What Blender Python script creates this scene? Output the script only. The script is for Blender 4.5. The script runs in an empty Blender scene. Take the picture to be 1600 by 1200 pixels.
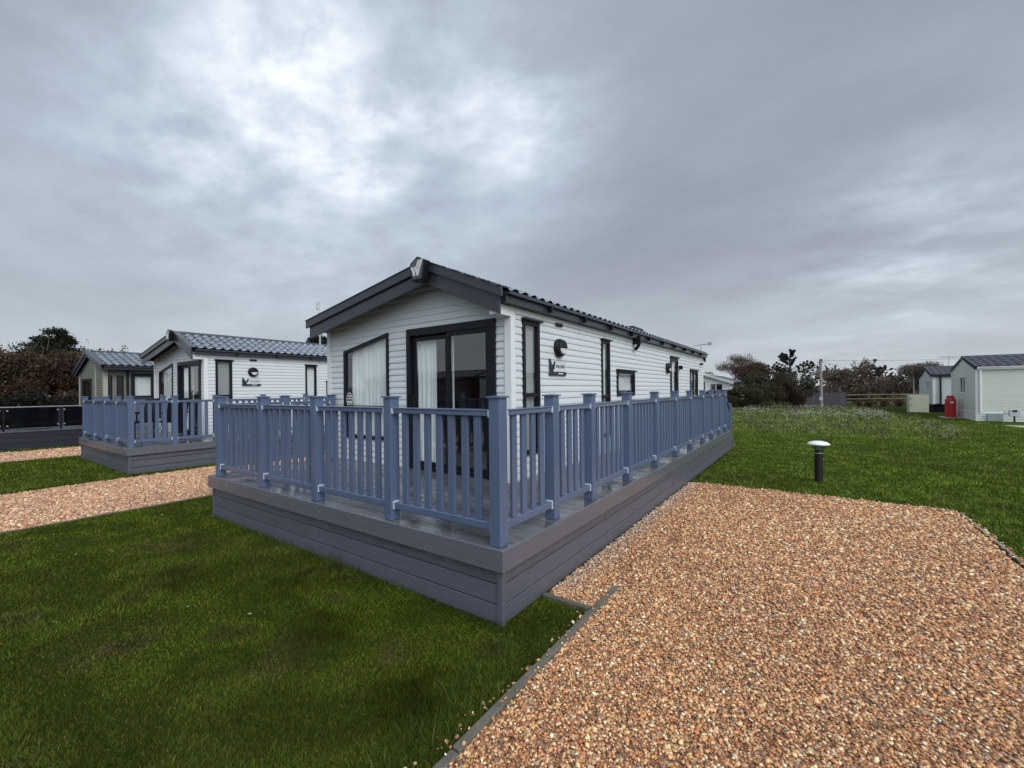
import bpy, bmesh, math, random
import numpy as np
from mathutils import Vector, Matrix
random.seed(7)
S = bpy.context.scene
C = S.collection
R = math.radians
rng = np.random.default_rng(11)
CAMP = np.array([-2.299, -1.702, 1.62])

# ------------------------------------------------------------------ materials
class NT:
    def __init__(s, name, tree=None):
        s.m = None
        if tree is None:
            s.m = bpy.data.materials.new(name); s.m.use_nodes = True; tree = s.m.node_tree
        s.t = tree; s.n = tree.nodes; s.l = tree.links; s.n.clear()
    def a(s, typ, ins=None, **kw):
        nd = s.n.new(typ)
        for k, v in kw.items(): setattr(nd, k, v)
        for k, v in (ins or {}).items():
            sock = nd.inputs[k]
            if isinstance(v, bpy.types.NodeSocket): s.l.new(v, sock)
            else: sock.default_value = v
        return nd
    def ramp(s, fac, stops, interp='LINEAR'):
        r = s.a('ShaderNodeValToRGB', {'Fac': fac}); cr = r.color_ramp; cr.interpolation = interp
        while len(cr.elements) < len(stops): cr.elements.new(.5)
        for e, (p, c) in zip(cr.elements, stops):
            e.position = p; e.color = (*c, 1) if len(c) == 3 else c
        return r.outputs['Color']
    def math(s, op, a, b=0., c=None):
        i = {0: a, 1: b}
        if c is not None: i[2] = c
        return s.a('ShaderNodeMath', i, operation=op).outputs[0]
    def mix(s, f, a, b, blend='MIX'):
        m = s.a('ShaderNodeMix', data_type='RGBA', blend_type=blend)
        for k, v in ((0, f), (6, a), (7, b)):
            if isinstance(v, bpy.types.NodeSocket): s.l.new(v, m.inputs[k])
            else: m.inputs[k].default_value = v if not (isinstance(v, tuple) and len(v) == 3) else (*v, 1)
        return m.outputs[2]
    def noise(s, vec, scale, detail=4, rough=.55, dist=0.):
        return s.a('ShaderNodeTexNoise', {'Vector': vec, 'Scale': scale, 'Detail': detail, 'Roughness': rough, 'Distortion': dist}).outputs['Fac']
    def out(s, sh): s.a('ShaderNodeOutputMaterial', {'Surface': sh}); return s.m
    def pbsdf(s, **kw):
        return s.a('ShaderNodeBsdfPrincipled', {k.replace('_', ' '): v for k, v in kw.items()})

def surf(name, col, rough=.5, var=.12, scale=6., bump=.0, bscale=80., stretch=(1, 1, 1), spec=.5, metal=0., island=0., rvar=.0, dirt=0., dirtcol=(.05, .06, .04)):
    n = NT(name)
    tc = n.a('ShaderNodeTexCoord').outputs['Object']
    mp = n.a('ShaderNodeMapping', {'Vector': tc, 'Scale': stretch}).outputs[0]
    f = n.noise(mp, scale, 5)
    c = n.ramp(f, [(.25, tuple(x*(1-var) for x in col)), (.75, tuple(min(1, x*(1+var)) for x in col))])
    if island:
        ri = n.a('ShaderNodeNewGeometry').outputs['Random Per Island']
        k = n.math('MULTIPLY_ADD', ri, island*2, 1-island)
        c = n.mix(1., c, n.a('ShaderNodeCombineColor', {0: k, 1: k, 2: k}).outputs[0], 'MULTIPLY')
    if dirt:
        g = n.noise(tc, 2.3, 8, .7)
        g = n.ramp(g, [(.5, (0, 0, 0)), (.8, (dirt,)*3)])
        c = n.mix(g, c, dirtcol)
    r = rough
    if rvar:
        r = n.math('MULTIPLY_ADD', n.noise(tc, 3.1, 3), rvar*2, rough-rvar)
    b = n.pbsdf(Base_Color=c, Roughness=r, Metallic=metal)
    b.inputs['Specular IOR Level'].default_value = spec
    if bump:
        h = n.noise(mp, bscale, 4)
        bp = n.a('ShaderNodeBump', {'Strength': bump, 'Distance': .004, 'Height': h})
        n.l.new(bp.outputs[0], b.inputs['Normal'])
    return n.out(b.outputs[0])

def stained_skirt():
    n = NT('grey_skirting_with_water_spots')
    tc = n.a('ShaderNodeTexCoord').outputs['Object']
    ri = n.a('ShaderNodeNewGeometry').outputs['Random Per Island']
    g = n.noise(n.a('ShaderNodeMapping', {'Vector': tc, 'Scale': (2, 2, 26)}).outputs[0], 5, 5)
    c = n.ramp(g, [(.3, (.080, .085, .112)), (.7, (.108, .113, .146))])
    k = n.math('MULTIPLY_ADD', ri, .16, .90)
    c = n.mix(1., c, n.a('ShaderNodeCombineColor', {0: k, 1: k, 2: k}).outputs[0], 'MULTIPLY')
    z = n.a('ShaderNodeSeparateXYZ', {0: tc}).outputs[2]
    wob = n.math('MULTIPLY_ADD', n.noise(tc, 3., 4), .10, -.05)
    zz = n.math('ADD', z, wob)
    band = n.a('ShaderNodeMapRange', {0: zz, 1: .285, 2: .37, 3: 0., 4: 1.}).outputs[0]
    sp = n.ramp(n.noise(tc, 75., 4, .8), [(.50, (0, 0, 0)), (.58, (1, 1, 1))])
    blot = n.ramp(n.noise(tc, 9., 5, .7), [(.42, (.25,)*3), (.6, (1,)*3)])
    f = n.math('MULTIPLY', n.math('MULTIPLY', band, sp), n.math('MULTIPLY', blot, .60))
    c = n.mix(f, c, (.26, .27, .29))
    low = n.a('ShaderNodeMapRange', {0: n.math('ADD', z, wob), 1: .0, 2: .07, 3: .5, 4: 0.}).outputs[0]
    c = n.mix(low, c, (.055, .06, .045))
    b = n.pbsdf(Base_Color=c, Roughness=n.math('MULTIPLY_ADD', blot, .15, .36))
    bp = n.a('ShaderNodeBump', {'Strength': .3, 'Distance': .003, 'Height': n.noise(n.a('ShaderNodeMapping', {'Vector': tc, 'Scale': (1, 1, 14)}).outputs[0], 50, 4)})
    n.l.new(bp.outputs[0], b.inputs['Normal'])
    return n.out(b.outputs[0])

def wet_deck():
    n = NT('wet_composite_boards')
    tc = n.a('ShaderNodeTexCoord').outputs['Object']
    ri = n.a('ShaderNodeNewGeometry').outputs['Random Per Island']
    g = n.noise(n.a('ShaderNodeMapping', {'Vector': tc, 'Scale': (14, 1, 1)}).outputs[0], 5, 5)
    c = n.ramp(g, [(.3, (.085, .090, .108)), (.7, (.120, .126, .146))])
    k = n.math('MULTIPLY_ADD', ri, .6, .66)
    c = n.mix(1., c, n.a('ShaderNodeCombineColor', {0: k, 1: k, 2: k}).outputs[0], 'MULTIPLY')
    w = n.noise(tc, 1.6, 5, .6, .6)
    wet = n.ramp(w, [(.40, (.42,)*3), (.56, (.07,)*3)])
    b = n.pbsdf(Base_Color=c, Roughness=wet)
    b.inputs['Specular IOR Level'].default_value = .6
    wv = n.a('ShaderNodeTexWave', {'Vector': tc, 'Scale': 26., 'Distortion': 0.}, wave_type='BANDS', bands_direction='X').outputs['Fac']
    dry = n.ramp(w, [(.42, (1,)*3), (.58, (.12,)*3)])
    bp = n.a('ShaderNodeBump', {'Strength': n.math('MULTIPLY', dry, .7), 'Distance': .002, 'Height': wv})
    n.l.new(bp.outputs[0], b.inputs['Normal'])
    return n.out(b.outputs[0])

def glass(name, tint=(.95, .97, .97), mn=.10, rough=.0):
    n = NT(name)
    t = n.a('ShaderNodeBsdfTransparent', {'Color': (*tint, 1)}).outputs[0]
    g = n.a('ShaderNodeBsdfGlossy', {'Color': (1, 1, 1, 1), 'Roughness': rough}).outputs[0]
    f = n.a('ShaderNodeFresnel', {'IOR': 1.6}).outputs[0]
    f = n.math('MAXIMUM', n.math('MULTIPLY', f, 1.5), mn)
    bf = n.a('ShaderNodeNewGeometry').outputs['Backfacing']
    f = n.math('MULTIPLY', f, n.math('SUBTRACT', 1., bf))
    return n.out(n.a('ShaderNodeMixShader', {0: f, 1: t, 2: g}).outputs[0])

def attr_mat(name, rough=.6, spec=.3, trans=0., bump=False):
    n = NT(name)
    c = n.a('ShaderNodeAttribute', attribute_name='Col').outputs['Color']
    b = n.pbsdf(Base_Color=c, Roughness=rough)
    b.inputs['Specular IOR Level'].default_value = spec
    sh = b.outputs[0]
    if trans:
        tl = n.a('ShaderNodeBsdfTranslucent', {'Color': c}).outputs[0]
        sh = n.a('ShaderNodeMixShader', {0: trans, 1: sh, 2: tl}).outputs[0]
    return n.out(sh)

def grass_ground():
    n = NT('lawn_soil')
    tc = n.a('ShaderNodeTexCoord').outputs['Object']
    a = n.noise(tc, .55, 6, .6); b2 = n.noise(tc, 7., 6, .7); c3 = n.noise(tc, 60., 4, .7)
    base = n.ramp(b2, [(.3, (.026, .040, .005)), (.55, (.042, .064, .008)), (.8, (.062, .084, .012))])
    base = n.mix(n.ramp(c3, [(.35, (0, 0, 0)), (.7, (.55,)*3)]), base, (.014, .026, .007))
    base = n.mix(n.ramp(a, [(.45, (0, 0, 0)), (.75, (.45,)*3)]), base, (.060, .066, .022))
    bs = n.pbsdf(Base_Color=base, Roughness=.9)
    bs.inputs['Specular IOR Level'].default_value = .03
    h = n.math('ADD', b2, c3)
    bp = n.a('ShaderNodeBump', {'Strength': .8, 'Distance': .05, 'Height': h})
    n.l.new(bp.outputs[0], bs.inputs['Normal'])
    return n.out(bs.outputs[0])

def gravel_ground():
    n = NT('gravel_bed')
    tc = n.a('ShaderNodeTexCoord').outputs['Object']
    v = n.a('ShaderNodeTexVoronoi', {'Vector': tc, 'Scale': 52., 'Randomness': 1.})
    f = n.a('ShaderNodeSeparateColor', {0: v.outputs['Color']}).outputs[0]
    c = n.ramp(f, [(0, (.16, .085, .05)), (.18, (.30, .16, .09)), (.4, (.42, .25, .14)), (.6, (.36, .17, .09)), (.78, (.52, .37, .24)), (.9, (.62, .52, .42)), (1, (.2, .16, .14))], 'CONSTANT')
    d = v.outputs['Distance']
    c = n.mix(n.ramp(d, [(.45, (0, 0, 0)), (.75, (.7,)*3)]), c, (.07, .045, .03))
    b = n.pbsdf(Base_Color=c, Roughness=.6)
    bp = n.a('ShaderNodeBump', {'Strength': 1., 'Distance': .012, 'Height': n.math('SUBTRACT', 1., d)})
    n.l.new(bp.outputs[0], b.inputs['Normal'])
    return n.out(b.outputs[0])

RAIL = surf('slate_blue_rail_coating', (.088, .128, .222), .30, .08, 5, .05, 300, (1, 1, .2), spec=.8, dirt=.15, dirtcol=(.20, .24, .32), rvar=.06)
RAILT = surf('slate_blue_rail_top', (.10, .14, .23), .16, .08, 5, .03, 200, spec=1., dirt=.2, dirtcol=(.2, .24, .3), rvar=.08)
CLIP = surf('pale_plastic_bracket', (.50, .58, .64), .35, .05)
FASCIA = surf('grey_composite_fascia', (.112, .120, .150), .27, .12, 3, .30, 50, (1, 1, 14), spec=.8, rvar=.1, dirt=.3, dirtcol=(.17, .165, .18))
SKIRT = stained_skirt()
DECK = wet_deck()
WHITE = surf('white_lap_cladding', (.62, .665, .69), .38, .03, 3, .08, 30, (1, 1, 6), dirt=.10, dirtcol=(.42, .46, .40))
TRIMW = surf('white_trim', (.74, .77, .78), .35, .03, 3, dirt=.08, dirtcol=(.4, .42, .36))
SAGE = surf('sage_cladding', (.150, .155, .125), .5, .06, 3)
CREAM = surf('cream_trim', (.36, .37, .30), .45, .05, 3)
GREENW = surf('pale_green_cladding', (.60, .645, .575), .42, .04, 2, dirt=.15, dirtcol=(.40, .44, .34))
BLUEW = surf('pale_grey_cladding', (.52, .58, .58), .42, .04, 2, dirt=.15, dirtcol=(.36, .4, .34))
ANTH = surf('anthracite_trim', (.034, .038, .052), .32, .12, 4, .15, 60, rvar=.08, dirt=.15, dirtcol=(.10, .10, .11))
SLATE = surf('badge_slate', (.075, .08, .095), .3, .05)
BLACK = surf('black_frame', (.009, .010, .016), .42, .12, 4, .05, spec=.25)
SOFFIT = surf('dark_soffit', (.007, .007, .011), .7, .1, spec=.1)
TILE = surf('wet_charcoal_tile_sheet', (.46, .50, .56), .10, .25, 9, .08, 40, rvar=.03, spec=1., metal=.75, dirt=.35, dirtcol=(.15, .155, .16))
TILE2 = surf('grey_tile_sheet', (.10, .105, .135), .30, .2, 9, .1, 40, rvar=.08)
GLASS = glass('window_glass', mn=.15)
DGLASS = glass('tinted_glass_panel', (.035, .04, .06), mn=.06, rough=.08)
CURTAIN = surf('white_curtain', (.86, .88, .88), .9, .05, 3)
BLIND = surf('pale_blind', (.78, .79, .80), .6, .05, 3)
ROOM = surf('room_panel', (.24, .15, .11), .6, .2, 2)
ROOMF = surf('room_floor', (.15, .13, .12), .5, .2, 2)
LENS = surf('opal_lens', (.62, .64, .65), .25, .02)
WTXT = surf('silver_emblem', (.62, .64, .66), .35, .03)
BTXT = surf('black_lettering', (.02, .022, .03), .4, .05)
SIGNW = surf('sign_board', (.62, .66, .69), .3, .02)
TIMBER = surf('weathered_timber_edging', (.115, .110, .090), .8, .25, 8, .6, 60, (1, 1, 1), island=.1, dirt=.5, dirtcol=(.08, .09, .05))
CONC = surf('concrete', (.36, .36, .31), .85, .15, 5, .4, 60)
BARK = surf('bark', (.06, .048, .038), .9, .3, 9, .6, 30, (1, 1, .3))
BROWNF = surf('brown_fence_timber', (.12, .085, .065), .8, .25, 5, .4, 50, island=.1)
DARKF = surf('dark_fence_boards', (.045, .042, .052), .7, .2, 5, .2, 50, island=.15)
NAVY = surf('dark_navy_boards', (.020, .022, .036), .4, .2, 5, .3, 50, (1, 1, 10), island=.1)
STEEL = surf('galvanised_metal', (.42, .43, .44), .4, .1, 8, metal=.7)
RED = surf('red_gas_bottle_paint', (.42, .018, .022), .4, .15, 6, .1)
CABINET = surf('cream_cabinet', (.52, .53, .40), .5, .06, 3, dirt=.2, dirtcol=(.4, .42, .3))
METER = surf('grey_white_meter_box', (.52, .54, .57), .4, .05)
GREYG = surf('grey_green_hatch', (.30, .36, .35), .5, .06)
POLEW = surf('weathered_pole', (.26, .25, .25), .85, .25, 9, .6, 40, (3, 3, .4))
BPOST = surf('black_post', (.008, .007, .010), .5, .1)
ACRYL = glass('clear_acrylic', (.75, .8, .8), mn=.2, rough=.2)
DOMEW = surf('white_dome_cap', (.80, .84, .80), .22, .03)
DOORF = surf('white_curtain_lining', (.66, .67, .66), .8, .05)
LEAF = attr_mat('leaf_clumps', .6, .25, .25)
BLADE = attr_mat('grass_blades', .7, .09, .30)
STONE = attr_mat('pebbles', .42, .5)
LAWN = grass_ground(); GRAVEL = gravel_ground()

# ------------------------------------------------------------------ builders
class MB:
    def __init__(s): s.v = []; s.f = []
    def add(s, vs, fs):
        o = len(s.v); s.v += [tuple(map(float, p)) for p in vs]; s.f += [tuple(i+o for i in f) for f in fs]; return s
    def box(s, x0, x1, y0, y1, z0, z1):
        vs = [(x, y, z) for z in (z0, z1) for y in (y0, y1) for x in (x0, x1)]
        return s.add(vs, [(0, 2, 3, 1), (4, 5, 7, 6), (0, 1, 5, 4), (2, 6, 7, 3), (0, 4, 6, 2), (1, 3, 7, 5)])
    def prism(s, poly, fn, a, b):
        n = len(poly)
        vs = [fn(p, a) for p in poly] + [fn(p, b) for p in poly]
        fs = [tuple(range(n))[::-1], tuple(range(n, 2*n))] + [(i, (i+1) % n, n+(i+1) % n, n+i) for i in range(n)]
        return s.add(vs, fs)
    def tube(s, p0, p1, r0, r1=None, n=10, cap=True):
        r1 = r0 if r1 is None else r1
        p0, p1 = Vector(p0), Vector(p1); d = (p1-p0).normalized()
        u = d.orthogonal().normalized(); w = d.cross(u)
        vs = []
        for p, r in ((p0, r0), (p1, r1)):
            for i in range(n):
                t = 2*math.pi*i/n; vs.append(p+(u*math.cos(t)+w*math.sin(t))*r)
        fs = [(i, (i+1) % n, n+(i+1) % n, n+i) for i in range(n)]
        if cap: fs += [tuple(range(n))[::-1], tuple(range(n, 2*n))]
        return s.add(vs, fs)
    def path(s, pts, rs, n=8):
        for i in range(len(pts)-1): s.tube(pts[i], pts[i+1], rs[i], rs[i+1], n)
        return s
    def lathe(s, prof, cx=0, cy=0, n=24):
        vs = []; fs = []
        for r, z in prof:
            for i in range(n):
                t = 2*math.pi*i/n; vs.append((cx+r*math.cos(t), cy+r*math.sin(t), z))
        for k in range(len(prof)-1):
            for i in range(n):
                fs.append((k*n+i, k*n+(i+1) % n, (k+1)*n+(i+1) % n, (k+1)*n+i))
        fs += [tuple(range(n))[::-1], tuple(range((len(prof)-1)*n, len(prof)*n))]
        return s.add(vs, fs)
    def build(s, name, mat, parent=None, bevel=0, smooth=False, loc=None, rz=0.):
        me = bpy.data.meshes.new(name); me.from_pydata(s.v, [], s.f)
        bm = bmesh.new(); bm.from_mesh(me); bmesh.ops.recalc_face_normals(bm, faces=bm.faces)
        if bevel:
            bmesh.ops.bevel(bm, geom=[e for e in bm.edges if len(e.link_faces) == 2 and e.calc_face_angle(0) > .5], offset=bevel, segments=1, affect='EDGES', clamp_overlap=True)
        bm.to_mesh(me); bm.free()
        me.materials.append(mat)
        if smooth: me.shade_smooth()
        o = bpy.data.objects.new(name, me); C.objects.link(o)
        if parent: o.parent = parent
        if loc: o.location = loc
        if rz: o.rotation_euler.z = rz
        return o

def tag(o, label=None, cat=None, group=None, kind=None):
    if label: o['label'] = label
    if cat: o['category'] = cat
    if group: o['group'] = group
    if kind: o['kind'] = kind
    return o
def empty(name, loc=(0, 0, 0), rz=0.):
    o = bpy.data.objects.new(name, None); C.objects.link(o); o.location = loc; o.rotation_euler.z = rz
    o.empty_display_size = .2
    return o
def kids(o): return [c for c in bpy.data.objects if c.parent == o]
def copy_tree(o, parent=None):
    c = o.copy(); C.objects.link(c); c.parent = parent
    for ch in kids(o): copy_tree(ch, c)
    return c
def soup(name, verts, faces, cols, mat, parent=None, nper=None):
    """big mesh from arrays; faces (M,k); cols per vertex (N,3)"""
    me = bpy.data.meshes.new(name)
    verts = np.asarray(verts, np.float32); faces = np.asarray(faces, np.int32)
    k = faces.shape[1]
    me.vertices.add(len(verts)); me.vertices.foreach_set('co', verts.ravel())
    me.loops.add(faces.size); me.loops.foreach_set('vertex_index', faces.ravel())
    me.polygons.add(len(faces)); me.polygons.foreach_set('loop_start', np.arange(0, faces.size, k, dtype=np.int32))
    me.polygons.foreach_set('loop_total', np.full(len(faces), k, np.int32))
    me.update(calc_edges=True)
    at = me.color_attributes.new('Col', 'FLOAT_COLOR', 'POINT')
    c4 = np.ones((len(verts), 4), np.float32); c4[:, :3] = cols
    at.data.foreach_set('color', c4.ravel())
    me.materials.append(mat)
    o = bpy.data.objects.new(name, me); C.objects.link(o)
    if parent: o.parent = parent
    return o

def text_mesh(txt, size, depth, name, mat, parent, M):
    cu = bpy.data.curves.new('lettering', 'FONT'); cu.body = txt; cu.size = size; cu.extrude = depth; cu.align_x = 'LEFT'
    ob = bpy.data.objects.new('lettering', cu); C.objects.link(ob)
    bpy.context.view_layer.update()
    me = bpy.data.meshes.new_from_object(ob.evaluated_get(bpy.context.evaluated_depsgraph_get()))
    bpy.data.objects.remove(ob); me.materials.clear(); me.materials.append(mat)
    me.transform(M)
    o = bpy.data.objects.new(name, me); C.objects.link(o); o.parent = parent
    return o

# ------------------------------------------------------------------ cabin kit
PER = .176
PROFILE = [(0, .011), (.012, .0125), (.040, .010), (.066, .005), (.084, .0015), (.088, .0105), (.100, .012), (.128, .0095), (.154, .005), (.172, .0005)]
class Cabin:
    """local frame: gable front on x=0 facing -x, side wall on y=0 facing -y"""
    def __init__(s, name, loc, rz, W, L, ridge, zr, ze0, ze1, mat, zb=.45):
        s.root = empty(name, loc, rz); s.W, s.L = W, L; s.ridge, s.zr, s.ze0, s.ze1 = ridge, zr, ze0, ze1
        s.mat = mat; s.zb = zb; s.op = {'front': [], 'side': [], 'left': [], 'back': []}
    def M(s, face, u, z, d=0.):
        return {'front': (-d, u, z), 'side': (u, -d, z), 'left': (u, s.W+d, z), 'back': (s.L+d, u, z)}[face]
    def under(s, y):  # underside height of the roof at y
        if y <= s.ridge: return s.ze0+(s.zr-s.ze0)*(y+s.ov)/(s.ridge+s.ov)-.09
        return s.zr+(s.ze1-s.zr)*(y-s.ridge)/(s.W+s.ov-s.ridge)-.09
    ov = .10
    def open(s, face, u0, u1, z0, zt0, zt1=None): s.op[face].append((u0, u1, z0, zt0, zt0 if zt1 is None else zt1))
    def lap(s, face, part='cladding', per=PER):
        zmax = max(s.under(0), s.under(s.W), s.under(s.ridge)) if face in ('front', 'back') else (s.under(0) if face == 'side' else s.under(s.W))
        prof = [(a*per/PER, d) for a, d in PROFILE]
        ks = []; z = s.zb
        while z < zmax:
            for a, d in prof: ks.append((z+a, d))
            z += per
        ks.append((z, .014))
        crit = set([zmax])
        for o in s.op[face]: crit |= {o[2], o[3], o[4]}
        if face in ('front', 'back'): crit |= {s.under(0), s.under(s.W)}
        zs = sorted(set([k[0] for k in ks if k[0] < zmax] + [c for c in crit if s.zb < c <= zmax]))
        prof_z = np.array([k[0] for k in ks]); prof_d = np.array([k[1] for k in ks])
        def D(z, side):  # profile offset just above/below z
            return float(np.interp(z+side*1e-5, prof_z, prof_d))
        L = s.W if face in ('front', 'back') else s.L
        def span(z):
            lo, hi = 0., L
            if face in ('front', 'back'):
                ur, u0, uw = s.under(s.ridge), s.under(0), s.under(s.W)
                if z > u0: lo = s.ridge*(z-u0)/(ur-u0)
                if z > uw: hi = s.W-(s.W-s.ridge)*(z-uw)/(ur-uw)
            out = [(lo, hi)]
            for a, b, z0, t0, t1 in s.op[face]:
                if z <= z0 or z >= max(t0, t1): continue
                aa, bb = a, b
                if t0 != t1 and z > min(t0, t1):
                    us = a+(b-a)*(z-t0)/(t1-t0)
                    if t1 > t0: aa = us
                    else: bb = us
                nw = []
                for p, q in out:
                    if bb <= p or aa >= q: nw.append((p, q)); continue
                    nw.append((p, max(p, aa))); nw.append((min(q, bb), q))
                out = nw
            return out
        m = MB()
        for za, zb in zip(zs[:-1], zs[1:]):
            if zb-za < 1e-4: continue
            A, B = span(za+1e-4*(zb-za)+1e-6), span(zb-1e-4*(zb-za)-1e-6)
            if len(A) != len(B): continue
            da, db = D(za, 1), D(zb, -1)
            for (a0, a1), (b0, b1) in zip(A, B):
                if a1-a0 < 1e-3 and b1-b0 < 1e-3: continue
                vs = [s.M(face, a0, za, da), s.M(face, a1, za, da), s.M(face, b1, zb, db), s.M(face, b0, zb, db)]
                m.add(vs, [(0, 1, 2, 3)])
            # step under the lap
            d2 = D(za, -1)
            if abs(d2-da) > .002:
                for (a0, a1) in A:
                    if a1-a0 > 1e-3: m.add([s.M(face, a0, za, d2), s.M(face, a1, za, d2), s.M(face, a1, za, da), s.M(face, a0, za, da)], [(0, 1, 2, 3)])
        o = m.build(part, s.mat, s.root)
        return o
    def ring(s, face, poly, w, d0, d1, name, mat, parent=None):
        """frame around polygon (u,z) given counter-clockwise"""
        n = len(poly); ins = []
        for i in range(n):
            p0, p, p1 = (Vector(poly[(i-1) % n]), Vector(poly[i]), Vector(poly[(i+1) % n]))
            e0 = (p-p0).normalized(); e1 = (p1-p).normalized()
            n0 = Vector((-e0.y, e0.x)); n1 = Vector((-e1.y, e1.x))
            k = 1+n0.dot(n1); ins.append(tuple(p+(n0+n1)*w/k))
        m = MB()
        for i in range(n):
            j = (i+1) % n
            m.prism([poly[i], poly[j], ins[j], ins[i]], lambda q, d: s.M(face, q[0], q[1], d), d0, d1)
        return m.build(name, mat, parent or s.root), ins
    def pane(s, face, poly, d, parent, mat=None):
        return MB().prism(poly, lambda q, dd: s.M(face, q[0], q[1], dd), d-.004, d+.002).build('pane', mat or GLASS, parent)
    def bar(s, face, u0, u1, z0, z1, d0, d1, name, mat, parent):
        m = MB().prism([(u0, z0), (u1, z0), (u1, z1), (u0, z1)], lambda q, d: s.M(face, q[0], q[1], d), d0, d1)
        return m.build(name, mat, parent)
    def curtain(s, face, u0, u1, z0, z1a, z1b, d, parent, name='curtain', amp=.028, per=.085, gather=0.):
        m = MB(); n = max(6, int((u1-u0)/.012)); vs = []; rows = 5
        for j in range(rows+1):
            for i in range(n+1):
                t = i/n; k = j/rows
                pinch = 1-gather*math.sin(math.pi*k)*.5
                u = u0+(u1-u0)*t*pinch
                zt = z1a+(z1b-z1a)*(u-u0)/max(1e-6, (u1-u0))
                z = z0+(zt-z0)*k
                dd = d+amp*math.sin(2*math.pi*t*(u1-u0)/per+1.3*math.sin(7*t))*(1-.35*k)+.01*math.sin(23*t)
                vs.append(s.M(face, u, z, dd))
        fs = [(j*(n+1)+i, j*(n+1)+i+1, (j+1)*(n+1)+i+1, (j+1)*(n+1)+i) for j in range(rows) for i in range(n)]
        m.add(vs, fs); return m.build(name, CURTAIN, parent, smooth=True)
    def blinds(s, face, u0, u1, z0, z1, d, parent, pitch=.021):
        m = MB(); z = z0
        while z < z1:
            m.prism([(u0, z), (u1, z), (u1, z+.004), (u0, z+.004)], lambda q, dd: s.M(face, q[0], q[1]+(dd-d)*1.2, dd), d-.009, d+.009)
            z += pitch
        return m.build('blind', BLIND, parent)
    def window(s, face, u0, u1, z0, z1, z1b=None, fw=.045, frame=BLACK, transom=None, mullions=(), cover=None, sill=False, hood=False, label=None, name='window'):
        z1b = z1 if z1b is None else z1b
        s.open(face, u0+.01, u1-.01, z0+.01, z1-.01, z1b-.01)
        poly = [(u0, z0), (u1, z0), (u1, z1b), (u0, z1)]
        fr, ins = s.ring(face, poly, fw, -.035, .03, name, frame)
        s.pane(face, ins, .0, fr)
        if transom: s.bar(face, ins[0][0], ins[1][0], transom-.025, transom+.025, -.03, .024, 'transom', frame, fr)
        for mu in mullions: s.bar(face, mu-.02, mu+.02, ins[0][1], ins[2][1], -.03, .024, 'mullion', frame, fr)
        if cover == 'blind': s.blinds(face, ins[0][0], ins[1][0], ins[0][1], min(ins[2][1], ins[3][1]), -.05, fr)
        if cover == 'curtain': s.curtain(face, ins[0][0]-.03, ins[1][0]-(.03 if len(s.op[face]) and face == 'front' else -.05), ins[0][1], ins[3][1]+.0, ins[2][1]+.0, -.075, fr, amp=.022)
        if cover == 'side_curtain': s.curtain(face, ins[1][0]-.16, ins[1][0], ins[0][1], ins[3][1], ins[2][1], -.11, fr)
        if cover == 'half':
            s.bar(face, ins[0][0], ins[1][0], ins[0][1]+.12*(ins[2][1]-ins[0][1]), ins[2][1], -.055, -.05, 'blind', BLIND, fr)
        if hood: s.bar(face, u0-.02, u1+.03, z1-.004, z1+.022, 0., .065, 'drip_hood', frame, fr)
        if label: fr['label'] = label
        return fr
    def roof(s, xf, xb, tile=TILE, rake=ANTH, per=.20, row=.285, depth=.235, layered=True, gutter=True, gut_mat=None, amp=.024):
        for (ya, za, yb, zb, nm) in ((s.ridge, s.zr, -s.ov, s.ze0, 'tiled_slope'), (s.ridge, s.zr, s.W+s.ov, s.ze1, 'tiled_slope')):
            Ls = math.hypot(yb-ya, zb-za); nr = max(2, round(Ls/row)); nx = int((xb-xf-.0)/(per/8))
            ux, uz = (yb-ya)/Ls, (zb-za)/Ls; nyv, nz = (-uz, ux) if ux > 0 else (uz, -ux)
            xs = np.linspace(xf+.02, xb, nx+1)
            t = ((xs-xf)/per) % 1.
            h = np.where(t < .62, amp*np.sin(np.pi*t/.62), -.35*amp*np.sin(np.pi*(t-.62)/.38))
            vs = []; ts = []
            for r_ in range(nr):
                for q in (0., .5, .995): ts.append((r_+q, .036*(q-.5)))
            cols = []
            for tr, lift in ts:
                dist = tr/nr*Ls
                # scalloped lower edge of each course
                for x, hh, tt in zip(xs, h, t):
                    sc = .0
                    y = ya+ux*(dist)+nyv*(hh+lift+.012); z = za+uz*dist+nz*(hh+lift+.012)
                    vs.append((x, y, z))
            nv = nx+1; fs = []
            for k in range(len(ts)-1):
                for i in range(nx): fs.append((k*nv+i, k*nv+i+1, (k+1)*nv+i+1, (k+1)*nv+i))
            MB().add(vs, fs).build(nm, tile, s.root, smooth=False)
        # roof deck below the tiles, seals the cabin
        def yz(q, x): return (x, q[0], q[1])
        sec = [(-s.ov, s.ze0-.002), (s.ridge, s.zr-.002), (s.W+s.ov, s.ze1-.002), (s.W+s.ov, s.ze1-.085), (s.ridge, s.zr-.085), (-s.ov, s.ze0-.085)]
        MB().prism([sec[0], sec[1], sec[4], sec[5]], yz, xf+.03, xb).prism([sec[1], sec[2], sec[3], sec[4]], yz, xf+.03, xb).build('soffit', SOFFIT, s.root)
        MB().prism([(s.ridge-.12, s.zr-.03+.012), (s.ridge, s.zr+.052), (s.ridge+.12, s.zr+.028), (s.ridge+.12, s.zr+.008), (s.ridge, s.zr+.035), (s.ridge-.12, s.zr-.042)], yz, xf, xb+.02).build('ridge_cap', rake, s.root)
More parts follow.
